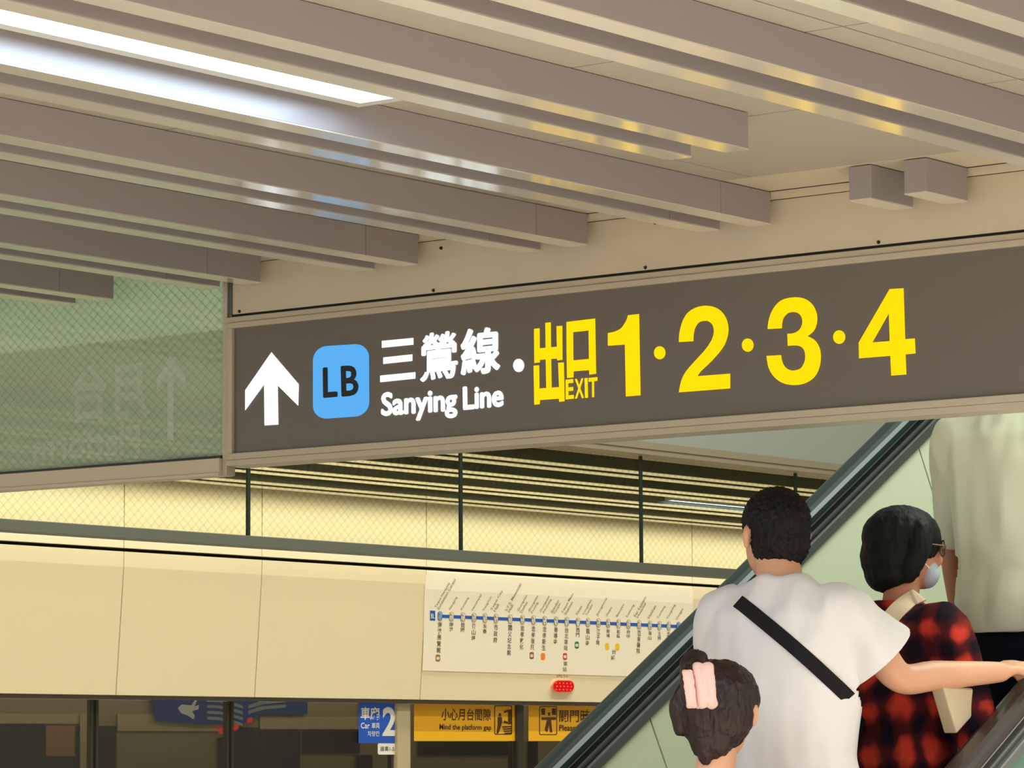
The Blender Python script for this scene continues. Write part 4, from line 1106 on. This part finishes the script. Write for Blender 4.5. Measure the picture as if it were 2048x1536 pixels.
# glasses
bm = nb()
for sd in (1, -1):
    cc = pt(0.100, sd * 0.034, 0.006); n = 24
    ring = [cc + L * 0.026 * math.cos(2 * math.pi * i / n) + U * 0.021 * math.sin(2 * math.pi * i / n) for i in range(n + 1)]
    tube(bm, ring, [0.0022] * (n + 1))
    tube(bm, [pt(0.100, sd * 0.060, 0.012), pt(0.05, sd * 0.077, 0.014), pt(-0.02, sd * 0.084, 0.010)], [0.0020, 0.0020, 0.0020])
tube(bm, [pt(0.104, 0.010, 0.012), pt(0.107, 0, 0.014), pt(0.104, -0.010, 0.012)], [0.0018] * 3)
gl = obj('glasses', bm, mat('glasses_frame', '6a4a38', 0.4), p2)
bm = nb()
for sd in (1, -1): ell(bm, pt(0.100, sd * 0.034, 0.006), F * 0.0015, L * 0.025, U * 0.020)
obj('lens', bm, glass('spectacle_lens', 'dfe6dc', 0.10, 0.02), gl, smooth=True)
# backpack strap over the right shoulder, drawn over the back
bpy.context.view_layer.update()
line = [P(x, y, 1, 4.80) for x, y in cr([(1765, 1285), (1772, 1262), (1783, 1240), (1800, 1218), (1822, 1200), (1838, 1192)], 4)]
bk_ = drape(s2, line, vd, 0.006)
obj('backpack_strap', strap_mesh(bk_, 0.046, 0.006, lambda p_: (-vd + Vector((0, 0, 0.7))).normalized()), M['canvas'], p2)

# --- tall man in pale shirt behind the sign
b3x = 8.46
b3 = (b3x, P(2068, 1000, 0, b3x).y, tread(b3x))
f3 = Frame(b3, 10); k3 = 1.86 / 1.76
arms3 = {'L': (P(1911, 1105, 0, 8.50) , P(1919, 1222, 0, 8.56), Vector((0.25, 0, -1)), Vector((0.2, -1, 0)), 0.35),
         'R': (f3.p(0.02, -0.28, 1.12 * k3), f3.p(0.14, -0.25, 0.93 * k3), Vector((0.6, 0, -0.7)), Vector((0, 1, -0.2)), 0.4)}
hc3 = f3.p(0.01, 0, 1.64 * k3)
p3, fr, pt, F, L, U, k = person('tall man in loose pale green shirt and dark trousers, head hidden behind the sign', b3, 10, 1.86, 0.44, arms3, (hc3, 5, 0, 1.02), {'skin': M['skin2']})
shirt(p3, fr, k, 0.47, arms3, M['pale_shirt'], sleeve=0.92, hem=0.885, loose=1.16, amp=0.015, slr=(0.080, 0.066, 0.056), seed=9.0, flare=0.98)
trousers(p3, fr, k, M['trouser'], top=0.99)
def hp3(bm):
    ell(bm, pt(-0.016, 0, 0.036), F * 0.100, L * 0.084, U * 0.088); ell(bm, pt(-0.040, 0, -0.010), F * 0.072, L * 0.076, U * 0.08)
obj('hair', hair_mesh(hp3, 0.006, 0.003, 120, (1, 1, 1)), M['hair'], p3, smooth=True)
wl = arms3['L'][1]; el3 = arms3['L'][0]
bm = nb(); dw = (wl - el3).normalized(); n = 20; rr = 0.031
s_ = dw.orthogonal().normalized(); s2_ = dw.cross(s_)
tube(bm, [wl - dw * 0.012 + (s_ * math.cos(2 * math.pi * i / n) + s2_ * math.sin(2 * math.pi * i / n)) * rr for i in range(n + 1)], [0.006] * (n + 1))
obj('wristband', bm, M['notice_white'], p3, smooth=True)

# --- woman with gathered hair and pink bow clip
b4 = (7.06, 4.83, tread(7.06))
f4 = Frame(b4, 22); k4 = 1.50 / 1.76
hc4 = P(1442, 1425, 1, 4.84)
arms4 = {sd_: (f4.p(0.0, s_ * 0.22, 1.10 * k4), f4.p(0.12, s_ * 0.18, 0.92 * k4), Vector((0.7, 0, -0.5)), Vector((0, -s_, -0.3)), 0.5) for sd_, s_ in (('L', 1), ('R', -1))}
p4, fr, pt, F, L, U, k = person('woman with gathered dark brown hair and pink bow hair clip, lowest on the escalator', b4, 22, 1.50, 0.36, arms4, (hc4, 0, 6, 1.0), {'skin': M['skin']})
shirt(p4, fr, k, 0.38, arms4, mat('white_blouse', 'ddd6d2', 0.8), sleeve=0.6, hem=0.80, amp=0.003, slr=(0.07, 0.07, 0.075), seed=12, neck=(0.07, 0.06), cutr=0.08)
trousers(p4, fr, k, M['trouser'])
def hp4(bm):
    ell(bm, pt(-0.010, 0, 0.036), F * 0.106, L * 0.096, U * 0.092)
    ell(bm, pt(-0.038, 0.004, -0.012), F * 0.082, L * 0.092, U * 0.090)
    ell(bm, pt(-0.058, 0.010, -0.062), F * 0.050, L * 0.058, U * 0.062)
    tube(bm, [pt(-0.070, 0.020, -0.120), pt(-0.085, 0.022, -0.075), pt(-0.108, 0.022, -0.02), pt(-0.105, 0.040, 0.05), pt(-0.070, 0.055, 0.112), pt(-0.035, 0.050, 0.126)], [0.016, 0.030, 0.036, 0.036, 0.030, 0.022])
    tube(bm, [pt(-0.060, 0.075, 0.06), pt(-0.070, 0.092, 0.01), pt(-0.062, 0.085, -0.045)], [0.016, 0.020, 0.02])
obj('hair', hair_mesh(hp4, 0.004, 0.0035, 70, (1, 1, 0.3)), M['hair_brown'], p4, smooth=True)
def bow(cx, cy, w_, h_, lean, dep):
    bm = nb(); c_ = P(cx, cy, 1, dep)
    r_ = RIGHT.copy(); r_.z = 0; r_.normalize()
    up_ = Vector((0, 0, 1)) + r_ * lean; up_.normalize()
    back_ = -vd
    for sgn in (-1, 1):
        loop = []
        for i in range(13):
            a = math.pi * i / 12
            loop.append(c_ + r_ * sgn * w_ * 0.26 + up_ * (h_ / 2) * math.cos(a) + back_ * 0.012 * math.sin(a))
        tube(bm, loop, [w_ * 0.27] * 13, 0.75, side=r_)
    return obj('bow_loop', remesh(bm, 0.003, 3, folds(0.002, 50, (1, 1, 1))), M['pink'], bc, smooth=True)
bc = obj('bow_clip', (lambda bm: (tube(bm, [P(1396, 1412, 1, 4.765), P(1396, 1335, 1, 4.765)], [0.007, 0.007]), bm)[1])(nb()), M['pink'], p4)
bow(1410, 1371, 0.046, 0.092, -0.10, 4.735); bow(1379, 1378, 0.024, 0.082, -0.12, 4.755)

# --- canvas bag carried low at the side
bg_ = thing('tote_bag', 'small beige canvas bag hanging between the plaid shirt and the near handrail', 'bag', tuple(P(1915, 1465, 1, 4.62)))
bm = nb(); q_ = [(1886, 1372), (1952, 1376), (1961, 1415), (1914, 1468)]
hexa(bm, [P(u, v, 1, 4.605) for u, v in q_], [P(u, v, 1, 4.605) + Vector((0.02, 0.05, 0)) for u, v in q_])
obj('bag_body', bm, M['canvas'], bg_, bevel=0.006)
bm = nb(); a_ = P(1892, 1374, 1, 4.62); c_ = P(1940, 1378, 1, 4.62)
tube(bm, [a_, a_ + Vector((0.0, 0.0, 0.015)), (a_ + c_) / 2 + Vector((0, 0.0, 0.03)), c_ + Vector((0, 0, 0.015)), c_], [0.004] * 5)
obj('bag_handle', bm, M['canvas'], bg_, smooth=True)
